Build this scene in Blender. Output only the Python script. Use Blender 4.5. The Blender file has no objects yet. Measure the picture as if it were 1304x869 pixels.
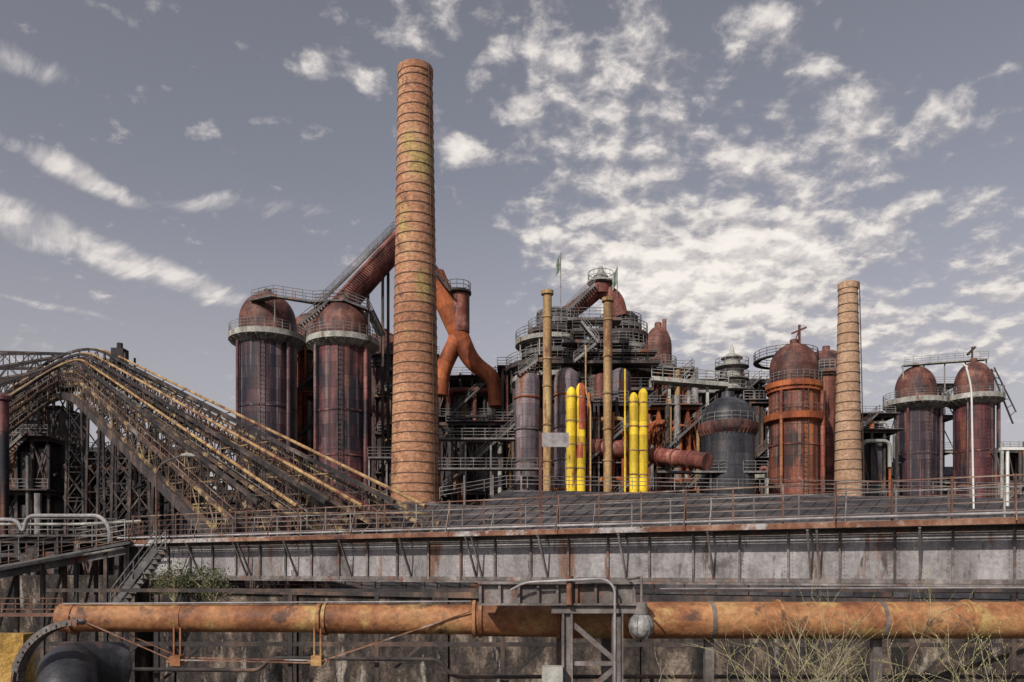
import bpy, math, random
from mathutils import Vector, Matrix
random.seed(7)
R=random.random
def U(a,b): return a+(b-a)*random.random()
scene=bpy.context.scene
CAMH=8.0
# surveyed position: bearing u, elevation v (per mille of distance) and distance d in metres
def W(px,py,D): return Vector(((px-652)*D/1000.0, D, CAMH+(725-py)*D/1000.0))
V=Vector
# ---------------------------------------------------------------- mesh builder
class MB:
    def __init__(s): s.v=[];s.f=[];s.uv=[]
    def face(s,idx,uv=None):
        s.f.append(idx); s.uv.append(uv)
    def beam(s,p,q,w,h=None):
        h=h or w; p=V(p);q=V(q);d=q-p
        if d.length<1e-5: return
        d.normalize(); up=V((0,0,1))
        if abs(d.z)>.98: up=V((0,1,0))
        a=d.cross(up).normalized(); b=a.cross(d).normalized()
        a=a*w/2;b=b*h/2;n=len(s.v)
        for c in (p,q):
            s.v+= [c-a-b,c+a-b,c+a+b,c-a+b]
        for t in ((0,1,2,3),(7,6,5,4),(0,4,5,1),(1,5,6,2),(2,6,7,3),(3,7,4,0)):
            s.face([n+i for i in t])
    def box(s,x0,x1,y0,y1,z0,z1):
        n=len(s.v)
        s.v+=[V((x,y,z)) for z in (z0,z1) for x,y in ((x0,y0),(x1,y0),(x1,y1),(x0,y1))]
        for t in ((3,2,1,0),(4,5,6,7),(0,1,5,4),(1,2,6,5),(2,3,7,6),(3,0,4,7)):
            s.face([n+i for i in t])
    def quad(s,a,b,c,d):
        n=len(s.v); s.v+=[V(a),V(b),V(c),V(d)]; s.face([n,n+1,n+2,n+3],[(0,0),((V(b)-V(a)).length,0),((V(c)-V(d)).length,(V(d)-V(a)).length),(0,(V(d)-V(a)).length)])
    def tube(s,pts,r,n=12,cap=True):
        pts=[V(p) for p in pts]; m=len(pts)
        rs=list(r) if isinstance(r,(list,tuple)) else [r]*m
        while len(rs)<m: rs.append(rs[-1])
        d=(pts[1]-pts[0]).normalized(); ref=V((0,0,1)) if abs(d.z)<.9 else V((1,0,0))
        a=d.cross(ref).normalized(); base=len(s.v); L=0
        for i,p in enumerate(pts):
            if i==0: t=pts[1]-pts[0]
            elif i==m-1: t=pts[-1]-pts[-2]
            else: t=(pts[i+1]-pts[i]).normalized()+(pts[i]-pts[i-1]).normalized()
            t.normalize(); a=(a-t*a.dot(t)).normalized(); b=t.cross(a)
            for k in range(n):
                an=2*math.pi*k/n
                s.v.append(p+a*math.cos(an)*rs[i]+b*math.sin(an)*rs[i])
        for i in range(m-1):
            L2=L+(pts[i+1]-pts[i]).length
            for k in range(n):
                k2=(k+1)%n; q=[base+i*n+k,base+i*n+k2,base+(i+1)*n+k2,base+(i+1)*n+k]
                c=2*math.pi*rs[i]/n
                s.face(q,[(k*c,L),((k+1)*c,L),((k+1)*c,L2),(k*c,L2)])
            L=L2
        if cap:
            s.face([base+k for k in range(n)][::-1]); s.face([base+(m-1)*n+k for k in range(n)])
    def lathe(s,cx,cy,prof,n=48,a0=0,a1=None):
        full=a1 is None; a1=2*math.pi if full else a1
        rm=max(p[0] for p in prof); base=len(s.v); cols=n if full else n+1
        for (r,z) in prof:
            for k in range(cols):
                a=a0+(a1-a0)*k/n
                s.v.append(V((cx+r*math.cos(a),cy+r*math.sin(a),z)))
        L=prof[0][1]
        for i in range(len(prof)-1):
            dl=math.hypot(prof[i+1][0]-prof[i][0],prof[i+1][1]-prof[i][1]); L2=L+dl
            for k in range(n):
                k2=(k+1)%cols
                u0=(a1-a0)*k/n*rm;u1=(a1-a0)*(k+1)/n*rm
                s.face([base+i*cols+k,base+i*cols+k2,base+(i+1)*cols+k2,base+(i+1)*cols+k],[(u0,L),(u1,L),(u1,L2),(u0,L2)])
            L=L2
    def rail(s,pts,h=1.1,sp=1.5,t=.06,rails=3,closed=False):
        pts=[V(p) for p in pts]
        if closed: pts=pts+[pts[0]]
        for i in range(len(pts)-1):
            a,b=pts[i],pts[i+1]; L=(b-a).length
            if L<1e-4: continue
            for k in range(1,rails+1):
                z=V((0,0,h*k/rails)); s.beam(a+z,b+z,t,t)
            n=max(1,int(round(L/sp)))
            for k in range(n+(1 if i==len(pts)-2 and not closed else 0)):
                p=a.lerp(b,k/n); s.beam(p,p+V((0,0,h)),t,t)
    def stair(s,p,q,w=1.0,t=.1):
        p=V(p);q=V(q); d=q-p; side=V((-d.y,d.x,0))
        side=(side.normalized() if side.length>1e-3 else V((0,1,0)))*w/2
        for sg in (-1,1):
            o=side*sg; s.beam(p+o,q+o,t*.6,.3)
            s.beam(p+o+V((0,0,1)),q+o+V((0,0,1)),.06)
            s.beam(p+o+V((0,0,.55)),q+o+V((0,0,.55)),.05)
            n=max(2,int(d.length/1.6))
            for k in range(n+1):
                c=p.lerp(q,k/n)+o; s.beam(c,c+V((0,0,1)),.06)
        n=max(3,int(abs(d.z)/.25))
        for k in range(n+1):
            c=p.lerp(q,k/n); s.beam(c-side,c+side,.25,.04)
    def make(s,name,mat,parent=None,loc=None,smooth=True,label=None,ang=40):
        o=V(parent.location) if parent else (V(loc) if loc is not None else V((0,0,0)))
        me=bpy.data.meshes.new(name)
        me.from_pydata([tuple(p-o) for p in s.v],[],s.f)
        if any(u is not None for u in s.uv):
            lay=me.uv_layers.new(name="UVMap"); i=0; d=lay.data
            for f,u in zip(s.f,s.uv):
                for k in range(len(f)):
                    d[i].uv=u[k] if u else (0.31,0.31)
                    i+=1
        me.update()
        if smooth:
            me.shade_smooth(); me.set_sharp_from_angle(angle=math.radians(ang))
        me.materials.append(mat)
        ob=bpy.data.objects.new(name,me); scene.collection.objects.link(ob)
        if parent: ob.parent=parent
        else: ob.location=o
        if label: ob["label"]=label
        return ob
def thing(name,label,cat,loc,group=None):
    e=bpy.data.objects.new(name,None); e.location=V(loc); e.empty_display_size=.5
    scene.collection.objects.link(e); e["label"]=label; e["category"]=cat
    if group: e["group"]=group
    return e
def tag(o,label,cat,group=None,kind=None):
    if kind: o["kind"]=kind
    if label: o["label"]=label
    if cat: o["category"]=cat
    if group: o["group"]=group
    return o
def bend(pts,rad,k=7):
    pts=[V(p) for p in pts]; out=[pts[0]]
    for i in range(1,len(pts)-1):
        a,b,c=pts[i-1],pts[i],pts[i+1]
        r=min(rad,(b-a).length*.49,(c-b).length*.49)
        p0=b+(a-b).normalized()*r;p2=b+(c-b).normalized()*r
        for j in range(k+1):
            t=j/k; out.append(p0*(1-t)**2+b*2*t*(1-t)+p2*t*t)
    out.append(pts[-1]); return out
def circ(cx,cy,r,z,n=20,a0=0,a1=2*math.pi):
    full=abs(a1-a0-2*math.pi)<1e-6
    return [V((cx+r*math.cos(a0+(a1-a0)*k/n),cy+r*math.sin(a0+(a1-a0)*k/n),z)) for k in range(n if full else n+1)]
# ---------------------------------------------------------------- materials
def mk(name,ramp,scale=.35,zs=.15,rough=.8,metal=0,spot=None,seam=None,brick=None,bump=.3,fine=6,fr=(.6,1.3),streak=None):
    m=bpy.data.materials.new(name); m.use_nodes=True; nt=m.node_tree; N=nt.nodes; Lk=nt.links.new
    b=N["Principled BSDF"]; b.inputs["Roughness"].default_value=rough; b.inputs["Metallic"].default_value=metal
    b.inputs["Specular IOR Level"].default_value=.25
    tc=N.new("ShaderNodeTexCoord"); oi=N.new("ShaderNodeObjectInfo")
    mu=N.new("ShaderNodeMath");mu.operation='MULTIPLY';mu.inputs[1].default_value=41.0;Lk(oi.outputs["Random"],mu.inputs[0])
    ad=N.new("ShaderNodeVectorMath");ad.operation='ADD';Lk(tc.outputs["Object"],ad.inputs[0]);Lk(mu.outputs[0],ad.inputs[1])
    def noise(sx,sz,det=4,ro=.62):
        mp=N.new("ShaderNodeMapping");mp.inputs["Scale"].default_value=(sx,sx,sz);Lk(ad.outputs[0],mp.inputs[0])
        n=N.new("ShaderNodeTexNoise");n.inputs["Scale"].default_value=1;n.inputs["Detail"].default_value=det;n.inputs["Roughness"].default_value=ro
        Lk(mp.outputs[0],n.inputs["Vector"]);return n.outputs["Fac"]
    n1=noise(scale,scale*zs,5)
    cr=N.new("ShaderNodeValToRGB");Lk(n1,cr.inputs[0]);e=cr.color_ramp.elements
    while len(e)<len(ramp): e.new(.5)
    for i,(p,c) in enumerate(ramp): e[i].position=p;e[i].color=(*c,1)
    col=cr.outputs["Color"]
    def mix(mode,fac,c1,c2):
        x=N.new("ShaderNodeMixRGB");x.blend_type=mode
        for k,vv in (("Fac",fac),("Color1",c1),("Color2",c2)):
            if isinstance(vv,(float,int)): x.inputs[k].default_value=vv
            elif isinstance(vv,tuple): x.inputs[k].default_value=(*vv,1)
            else: Lk(vv,x.inputs[k])
        return x.outputs[0]
    def mr(src,a,b_,c,d):
        x=N.new("ShaderNodeMapRange");x.inputs[1].default_value=a;x.inputs[2].default_value=b_;x.inputs[3].default_value=c;x.inputs[4].default_value=d;Lk(src,x.inputs[0]);return x.outputs[0]
    if spot:
        for (c,th,sc,szz) in (spot if isinstance(spot,list) else [spot]):
            n3=noise(sc,sc*szz,5,.68); col=mix('MIX',mr(n3,th,th+.09,0,1),col,c)
    if streak:
        for (c,th,sc,szz) in (streak if isinstance(streak,list) else [streak]):
            n4=noise(sc,szz,3,.5); col=mix('MIX',mr(n4,th,th+.14,0,.8),col,c)
    if brick:
        bw,bh,c1,c2,mo=brick
        bt=N.new("ShaderNodeTexBrick");Lk(tc.outputs["UV"],bt.inputs["Vector"]);bt.inputs["Scale"].default_value=1
        bt.inputs["Brick Width"].default_value=bw;bt.inputs["Row Height"].default_value=bh;bt.inputs["Mortar Size"].default_value=bh*.09
        bt.inputs["Color1"].default_value=(*c1,1);bt.inputs["Color2"].default_value=(*c2,1);bt.inputs["Mortar"].default_value=(*mo,1)
        col=mix('MULTIPLY',1.0,col,bt.outputs["Color"])
    if seam:
        sw,sh,dk=seam
        bt=N.new("ShaderNodeTexBrick");Lk(tc.outputs["UV"],bt.inputs["Vector"]);bt.inputs["Scale"].default_value=1
        bt.inputs["Brick Width"].default_value=sw;bt.inputs["Row Height"].default_value=sh;bt.inputs["Mortar Size"].default_value=.045
        bt.inputs["Mortar Smooth"].default_value=.4
        bt.inputs["Color1"].default_value=(1.1,1.1,1.1,1);bt.inputs["Color2"].default_value=(.6,.6,.66,1);bt.inputs["Mortar"].default_value=(dk,dk,dk,1)
        col=mix('MULTIPLY',1.0,col,bt.outputs["Color"])
    n2=noise(fine*scale,fine*scale,4,.7)
    col=mix('MULTIPLY',1.0,col,mr(n2,.3,.7,fr[0],fr[1]))
    Lk(col,b.inputs["Base Color"])
    if bump>.15:
        bp=N.new("ShaderNodeBump");bp.inputs["Strength"].default_value=bump;bp.inputs["Distance"].default_value=.08
        Lk(n2,bp.inputs["Height"]);Lk(bp.outputs[0],b.inputs["Normal"])
    return m
M={}
rs_=(.33,.12,.05)
M['maroon']=mk("maroon_plate",[(.3,(.025,.018,.024)),(.44,(.07,.03,.036)),(.56,(.14,.044,.046)),(.7,(.27,.14,.12))],.8,.07,spot=((.018,.018,.026),.49,.3,.3),seam=(2.6,1.5,.45),rough=.58,bump=.3,streak=[((.24,.17,.16),.56,1.6,.03),(rs_,.58,1.1,.05)])
M['purple']=mk("dark_purple_plate",[(.3,(.016,.016,.023)),(.46,(.042,.03,.04)),(.6,(.10,.04,.044)),(.74,(.22,.14,.13))],.8,.06,spot=((.022,.023,.034),.48,.3,.2),seam=(2.6,1.5,.45),rough=.56,streak=[((.24,.19,.2),.55,1.6,.03),(rs_,.6,1.1,.05)])
M['greypurple']=mk("grey_purple_plate",[(.3,(.05,.042,.05)),(.45,(.12,.10,.115)),(.6,(.22,.175,.185)),(.74,(.30,.20,.16))],.8,.08,spot=((.24,.10,.05),.54,.7,.25),seam=(2.,1.3,.5),rough=.65,streak=((.03,.025,.03),.55,1.3,.04))
M['dome']=mk("dome_oxide",[(.3,(.045,.024,.022)),(.5,(.12,.05,.04)),(.7,(.24,.12,.09))],.6,.6,seam=(2.2,1.2,.6),rough=.62,spot=((.04,.03,.035),.56,.5,.6))
M['redstove']=mk("red_oxide_plate",[(.3,(.05,.019,.017)),(.45,(.13,.04,.030)),(.6,(.24,.08,.05)),(.75,(.32,.19,.14))],.8,.08,spot=((.04,.026,.026),.53,.4,.35),seam=(2.0,1.3,.42),rough=.6,streak=[((.28,.20,.17),.58,1.6,.03),((.38,.15,.05),.56,1.0,.06)])
M['black']=mk("charcoal_plate",[(.3,(.016,.018,.023)),(.55,(.042,.043,.05)),(.75,(.13,.13,.135))],.7,.1,spot=((.10,.055,.04),.62,.6,.3),seam=(2.,1.4,.5),rough=.48)
M['pale']=mk("pale_paint_steel",[(.3,(.10,.10,.09)),(.5,(.27,.27,.25)),(.7,(.42,.42,.39))],.8,.3,spot=((.13,.065,.035),.57,.9,.3))
M['dark']=mk("dark_steel",[(.3,(.02,.018,.02)),(.5,(.046,.04,.04)),(.62,(.11,.075,.06)),(.76,(.22,.13,.085))],.6,.5,bump=.1)
M['darkgrey']=mk("grey_steel",[(.3,(.035,.035,.038)),(.5,(.09,.088,.09)),(.7,(.21,.2,.19))],.6,.4,spot=((.16,.06,.03),.56,.7,.4),bump=.1)
M['rail']=mk("railing_grey",[(.3,(.07,.065,.065)),(.5,(.15,.14,.14)),(.7,(.29,.28,.28))],.4,1,bump=.05)
M['railrust']=mk("railing_rust",[(.3,(.05,.03,.028)),(.5,(.14,.075,.055)),(.7,(.27,.21,.17))],.35,1,bump=.05,spot=((.26,.25,.24),.57,.3,1))
M['brownlat']=mk("rusty_lattice",[(.3,(.026,.022,.020)),(.44,(.052,.040,.036)),(.54,(.11,.07,.05)),(.61,(.30,.23,.12)),(.76,(.24,.085,.055))],.5,1,bump=.1,spot=((.19,.18,.185),.6,.25,1))
M['darklat']=mk("dark_lattice",[(.3,(.014,.013,.015)),(.5,(.032,.029,.031)),(.62,(.085,.064,.058)),(.76,(.2,.165,.14))],.45,1,bump=.1)
M['orange']=mk("orange_rust",[(.3,(.10,.028,.014)),(.45,(.25,.065,.026)),(.58,(.38,.115,.04)),(.76,(.40,.19,.09))],.5,.4,rough=.7,seam=(4,2.4,.65),fr=(.75,1.2))
M['pipe']=mk("orange_brown_pipe",[(.28,(.11,.045,.025)),(.45,(.23,.098,.045)),(.58,(.33,.165,.075)),(.75,(.32,.22,.10))],.55,1.3,rough=.62,spot=[((.09,.048,.035),.56,1.4,1.),((.36,.25,.10),.56,.8,1.)],bump=.35,fine=10)
M['redpipe']=mk("red_pipe",[(.3,(.06,.024,.02)),(.5,(.17,.055,.042)),(.68,(.32,.15,.12))],.6,.4,rough=.65,seam=(5,2.2,.6),spot=((.05,.03,.028),.57,.8,.5))
M['yellow']=mk("yellow_paint",[(.3,(.40,.25,.02)),(.5,(.72,.52,.03)),(.7,(.82,.64,.06))],.9,.15,rough=.5,spot=((.22,.10,.04),.6,.9,.3),seam=(3,1.5,.7),streak=((.30,.17,.05),.6,2.,.05),fr=(.75,1.15))
M['redworn']=mk("worn_red_paint",[(.3,(.13,.03,.025)),(.5,(.30,.06,.035)),(.66,(.42,.16,.05))],1.2,.3,rough=.55)
M['ochre']=mk("ochre_pipe",[(.3,(.12,.07,.04)),(.5,(.31,.20,.095)),(.7,(.44,.33,.17))],.7,.12,spot=((.13,.055,.035),.52,.8,.2),rough=.7)
M['brick']=mk("chimney_brick",[(.28,(.20,.105,.07)),(.45,(.36,.19,.12)),(.6,(.47,.27,.17)),(.75,(.47,.36,.21))],.18,.6,rough=.9,brick=(.42,.15,(1.08,1.04,1.0),(.64,.56,.52),(.55,.52,.5)),spot=[((.42,.33,.14),.55,.22,.5),((.17,.10,.075),.6,.5,.6)],bump=.35,fine=16,fr=(.65,1.3))
M['brick2']=mk("chimney_brick_pale",[(.28,(.28,.18,.13)),(.5,(.42,.29,.20)),(.7,(.50,.39,.29))],.2,.6,rough=.9,brick=(.42,.15,(1.08,1.04,1.0),(.74,.67,.62),(.55,.52,.5)),bump=.35,fine=16,fr=(.7,1.25))
M['hoop']=mk("iron_hoop",[(.3,(.04,.03,.026)),(.6,(.10,.065,.05)),(.8,(.18,.12,.09))],.5,1,bump=0)
M['web']=mk("bridge_plate",[(.25,(.10,.088,.085)),(.40,(.18,.172,.177)),(.56,(.26,.252,.26)),(.72,(.35,.342,.347))],.7,.35,spot=[((.15,.085,.06),.56,1.1,.14),((.06,.05,.047),.59,2.2,.2),((.09,.08,.08),.58,.35,.8)],rough=.6,fine=9,fr=(.7,1.2))
M['webdark']=mk("bridge_stiffener",[(.3,(.06,.052,.05)),(.5,(.13,.115,.11)),(.7,(.25,.23,.225))],.9,.4,spot=((.16,.07,.045),.57,1.5,.4))
M['rustedge']=mk("rust_edge",[(.3,(.07,.035,.028)),(.5,(.17,.08,.05)),(.7,(.28,.18,.13))],.8,1,spot=((.30,.29,.29),.52,.6,1))
M['palepipe']=mk("pale_handrail",[(.3,(.13,.12,.12)),(.5,(.25,.24,.25)),(.7,(.38,.37,.38))],.5,1,spot=((.2,.1,.07),.6,.8,1))
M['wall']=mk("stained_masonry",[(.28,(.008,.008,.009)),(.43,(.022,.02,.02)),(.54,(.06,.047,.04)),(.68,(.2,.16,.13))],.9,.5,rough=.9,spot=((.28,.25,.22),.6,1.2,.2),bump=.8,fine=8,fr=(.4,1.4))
M['ybrick']=mk("yellow_masonry",[(.3,(.10,.06,.02)),(.5,(.36,.22,.06)),(.7,(.5,.34,.12))],1.6,.6,rough=.9,bump=.8,spot=((.05,.04,.035),.55,1.5,.5))
M['roof']=mk("roof_sheet",[(.3,(.02,.019,.021)),(.5,(.045,.042,.046)),(.7,(.10,.095,.10))],.3,1,spot=((.09,.06,.05),.57,.4,1),rough=.75)
M['roofpale']=mk("roof_sheet_pale",[(.3,(.04,.038,.04)),(.5,(.075,.072,.075)),(.7,(.16,.15,.16))],.3,1,rough=.7)
M['clad']=mk("dark_cladding",[(.3,(.018,.019,.023)),(.5,(.042,.042,.048)),(.7,(.10,.095,.098))],.6,.2,spot=((.11,.05,.033),.57,.7,.3),rough=.8)
M['white']=mk("white_paint",[(.3,(.42,.42,.41)),(.6,(.6,.6,.58))],.6,.4,rough=.5,bump=.05,fr=(.9,1.05))
M['ground']=mk("yard_ground",[(.3,(.035,.03,.026)),(.5,(.07,.06,.05)),(.7,(.12,.105,.08))],.2,1,rough=1)
M['twig']=mk("twig_bark",[(.3,(.17,.15,.09)),(.5,(.29,.26,.16)),(.7,(.40,.37,.26))],2,1,bump=0)
M['bud']=mk("bud_yellow_green",[(.3,(.25,.25,.08)),(.5,(.38,.37,.13)),(.7,(.46,.44,.18))],2,1,bump=0)
M['leaf']=mk("leaf_green",[(.3,(.03,.045,.018)),(.5,(.07,.085,.035)),(.7,(.13,.12,.06))],3,1,bump=0)
M['glass']=mk("dusty_glass",[(.3,(.10,.10,.10)),(.5,(.25,.25,.25)),(.7,(.45,.45,.44))],4,1,rough=.3)
M['flag']=mk("flag_cloth",[(.3,(.05,.09,.06)),(.6,(.25,.3,.27))],1,1)
# ---------------------------------------------------------------- setting
mb=MB(); mb.quad((-3000,-500,0),(3000,-500,0),(3000,6000,0),(-3000,6000,0)); tag(mb.make("ground",M['ground'],smooth=False),None,None,kind="structure")

# ---------------------------------------------------------------- brick chimneys
def chimney(px,D,ytop,wtop,ybase,wbase,mat,label,nh):
    c=W(px,725,D); rt=wtop*D/2000; rb=wbase*D/2000
    zt=W(px,ytop,D-rt).z; zb=W(px,ybase,D-rb).z; k=(rb-rt)/(zt-zb); r0=rb+k*zb
    th=thing("brick_chimney",label,"chimney",(c.x,c.y,0),"tall brick chimneys")
    rr=lambda z:r0-k*z
    mb=MB(); prof=[(rr(z),z) for z in [zt*i/24 for i in range(25)]]
    prof[-1]=(rt,zt-.9); prof+= [(rt+.1,zt-.8),(rt+.1,zt-.05),(rt+.02,zt),(rt-.35,zt),(rt-.35,zt-3)]
    mb.lathe(c.x,c.y,prof,56); mb.make("shaft",mat,th)
    for i in range(nh):
        z=2+ (zt-3.5)*i/(nh-1)+U(-.12,.12)
        mb=MB(); r=rr(z); mb.lathe(c.x,c.y,[(r-.02,z-.05),(r+.045,z-.05),(r+.045,z+.05),(r-.02,z+.05)],40); mb.make("iron_hoop",M['hoop'],th)
    mb=MB(); a=-math.pi/2+1.0
    for s in (-.22,.22):
        mb.beam((c.x+math.cos(a+s/rb)*(r0+.25),c.y+math.sin(a+s/rb)*(r0+.25),0),(c.x+math.cos(a+s/rt)*(rt+.2),c.y+math.sin(a+s/rt)*(rt+.2),zt),.05)
    mb.make("climbing_ladder",M['hoop'],th)
chimney(529,90,75,43,630,62,M['brick'],"tall tapering brown brick chimney with iron hoops",56)
chimney(1080,98,357,23,628,34,M['brick2'],"shorter pale brick chimney with iron hoops beside red stoves",34)

# ---------------------------------------------------------------- hot blast stoves
def dome_prof(r,z0,h,n=10):
    return [(r*math.cos(math.pi/2*i/n),z0+h*math.sin(math.pi/2*i/n)) for i in range(n)]+[(.02,z0+h)]
def stove(px,D,r_px,ydome,yspring,yring,ring_px,ringh_px,mat,label,group,ringmat='pale',dr=None,extra=True):
    a_=(px-652)/1000; s=D/1000/math.sqrt(1+a_*a_); r=r_px*s; Rr=ring_px*s
    c=W(px,725,D); zr=W(px,yring,D-Rr).z; zs=W(px,yspring,D-r*.8).z; zd=W(px,ydome,D).z
    zs=max(zs,zr+.6)
    th=thing("blast_stove",label,"stove tower",(c.x,c.y,0),group)
    mb=MB(); mb.lathe(c.x,c.y,[(r,0),(r,zr)],48); mb.make("shell",mat,th)
    dr=(dr or r_px*.97)*s
    mb=MB(); mb.lathe(c.x,c.y,[(dr,zr-.2),(dr,zs)]+dome_prof(dr,zs,zd-zs)[1:],40)
    mb.lathe(c.x,c.y,[(.5,zd-.4),(.5,zd+.5),(.02,zd+.6)],14); mb.make("dome",M['dome'],th)
    h=ringh_px*s
    mb=MB(); mb.lathe(c.x,c.y,[(r+.02,zr-h*1.7),(r+.3,zr-h*1.5),(Rr-.25,zr-h),(Rr,zr-h*.9),(Rr,zr),(dr-.05,zr+.02)],48)
    for k in range(24):
        a=2*math.pi*k/24; u=V((math.cos(a),math.sin(a),0)); mb.beam(V((c.x,c.y,zr-h*1.7))+u*(r-.05),V((c.x,c.y,zr-h*.95))+u*(Rr-.2),.14,.3)
    mb.make("gallery",M[ringmat],th)
    mb=MB(); mb.rail(circ(c.x,c.y,Rr-.08,zr,28),1.15,1.4,.06,3,True); mb.make("railing",M['rail'],th)
    if extra:
        for aa,rr in ((-2.35,.22),(-.6,.3)):
            mb=MB()
            p=V((c.x+math.cos(aa)*(r+.45),c.y+math.sin(aa)*(r+.45),0)); mb.tube([p,p+V((0,0,zr-h*1.6))],rr,10)
            mb.make("riser_pipe",mat,th)
        mb=MB()
        for s2 in (-.3,.3): mb.beam((c.x+s2+r*.1,c.y-r-.2,0),(c.x+s2+r*.1,c.y-r-.2,zr-h),.07)
        z=1
        while z<zr-h: mb.beam((c.x-.3+r*.1,c.y-r-.2,z),(c.x+.3+r*.1,c.y-r-.2,z),.05); z+=.6
        mb.make("ladder",M['dark'],th)
        for z in [zr*f for f in (.3,.45,.6,.75)]:
            mb=MB()
            mb.lathe(c.x,c.y,[(r,z-.1),(r+.09,z-.1),(r+.09,z+.1),(r,z+.1)],40)
            mb.make("stiffening_band",mat,th)
    return th,c,r,zr
g="row of hot blast stoves"
stove(341,106,38,374,402,415,50,8,M['purple'],"dark purple domed stove tower with pale gallery",g)
stove(437,98,36.5,384,410,421,47,8,M['maroon'],"maroon domed stove tower with pale ring gallery",g)
stove(399,122,33,400,420,436,38,6,M['orange'],"orange rusty stove tower hidden behind two others",g,'darkgrey')
stove(489,116,30,424,444,456,34,6,M['maroon'],"dark red stove tower behind the brick chimney",g,'darkgrey')
stove(1166,128,28,467,492,503,43,8,M['purple'],"dark red domed stove tower with pale gallery beside frame",g)
stove(1240,126,27,461,488,498,40,8,M['maroon'],"maroon domed stove tower behind a white mast",g)
th,c,r,zr=stove(1011,100,32.5,438,462,482,37,8,M['redstove'],"bright red stove tower with two orange ring galleries",g,'orange')
z2=W(0,522,96).z; mb=MB(); mb.lathe(c.x,c.y,[(r,z2-1.1),(r+.6,z2-.8),(r+.65,z2),(r,z2+.1)],48); mb.make("lower_gallery",M['orange'],th)
mb=MB(); mb.rail(circ(c.x,c.y,r+.6,z2,24),1,1.4,.06,2,True); mb.make("railing",M['railrust'],th)
mb=MB(); p=W(1018,440,100); mb.beam(p,p+V((0,0,2.6)),.25); mb.beam(p+V((-1.0,0,1.5)),p+V((.9,0,2.3)),.2); mb.beam(p+V((-.8,0,0)),p+V((0,0,2)),.12); mb.make("top_hoist",M['redpipe'],th)
mb=MB(); mb.rail(circ(c.x,c.y+3,4.0,W(0,452,100).z,20,0,math.pi*2),1.1,1.3,.06,3,True); mb.lathe(c.x,c.y+3,[(3.4,W(0,452,100).z-.15),(4.1,W(0,452,100).z-.15),(4.1,W(0,452,100).z),(3.4,W(0,452,100).z)],24); mb.make("upper_gallery",M['dark'],th)
stove(1052,110,25,446,462,468,31,5,M['redstove'],"red stove tower tucked beside a brick chimney",g,'darkgrey')
stove(838,112,18,416,440,462,24,5,M['redstove'],"small red domed tower with spire pipe",g,'darkgrey')
# charcoal silo
c=W(927,725,90); th=thing("domed_silo","charcoal grey domed dust silo with overhanging collar","silo",(c.x,c.y,0))
zz=lambda y:W(0,y,87).z
mb=MB(); r=34*.087; mb.lathe(c.x,c.y,[(r,0),(r,zz(545))],48); mb.make("shell",M['black'],th)
mb=MB(); mb.lathe(c.x,c.y,[(r,zz(549)),(38*.087,zz(545)),(39*.087,zz(543)),(39*.087,zz(535)),(r,zz(533))],48)
for k in range(40):
    a=2*math.pi*k/40;u=V((math.cos(a),math.sin(a),0));mb.beam(V((c.x,c.y,zz(550)))+u*r,V((c.x,c.y,zz(544)))+u*(37.5*.087),.08,.2)
mb.make("collar",M['dome'],th)
mb=MB(); mb.lathe(c.x,c.y,[(36*.087,zz(534)),(34*.087,zz(522)),(29*.087,zz(511)),(19*.087,zz(503)),(9*.087,zz(499)),(8*.087,zz(492)),(.02,zz(492))],40); mb.make("dome",M['black'],th)
mb=MB(); mb.rail(circ(c.x,c.y,38*.087,zz(535),22),1,1.4,.05,2,True); mb.make("railing",M['rail'],th)
# lantern tower
c=W(932,725,108); s=.108; zz=lambda y:W(0,y,108).z
th=thing("lantern_tower","slim grey stepped tower with railed cupola","tower",(c.x,c.y,0))
mb=MB()
for a in (-1,1):
    for b in (-1,1): mb.beam((c.x+a*1.6,c.y+b*1.6,0),(c.x+a*1.2,c.y+b*1.2,zz(470)),.2)
mb.make("frame",M['darkgrey'],th)
mb=MB(); mb.lathe(c.x,c.y,[(1.4,zz(500)),(1.4,zz(470)),(2,zz(469)),(2,zz(467)),(1.1,zz(466)),(1.1,zz(458)),(1.5,zz(457)),(.4,zz(450)),(.12,zz(440)),(.01,zz(436))],20); mb.make("cupola",M['pale'],th)
for y in (498,484,468): 
    mb=MB()
    mb.lathe(c.x,c.y,[(1.3,zz(y)-.12),(2.3,zz(y)-.12),(2.3,zz(y)),(1.3,zz(y))],20); mb.rail(circ(c.x,c.y,2.25,zz(y),14),1,1.2,.06,2,True)
    mb.make("railed_platform",M['rail'],th)

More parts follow.
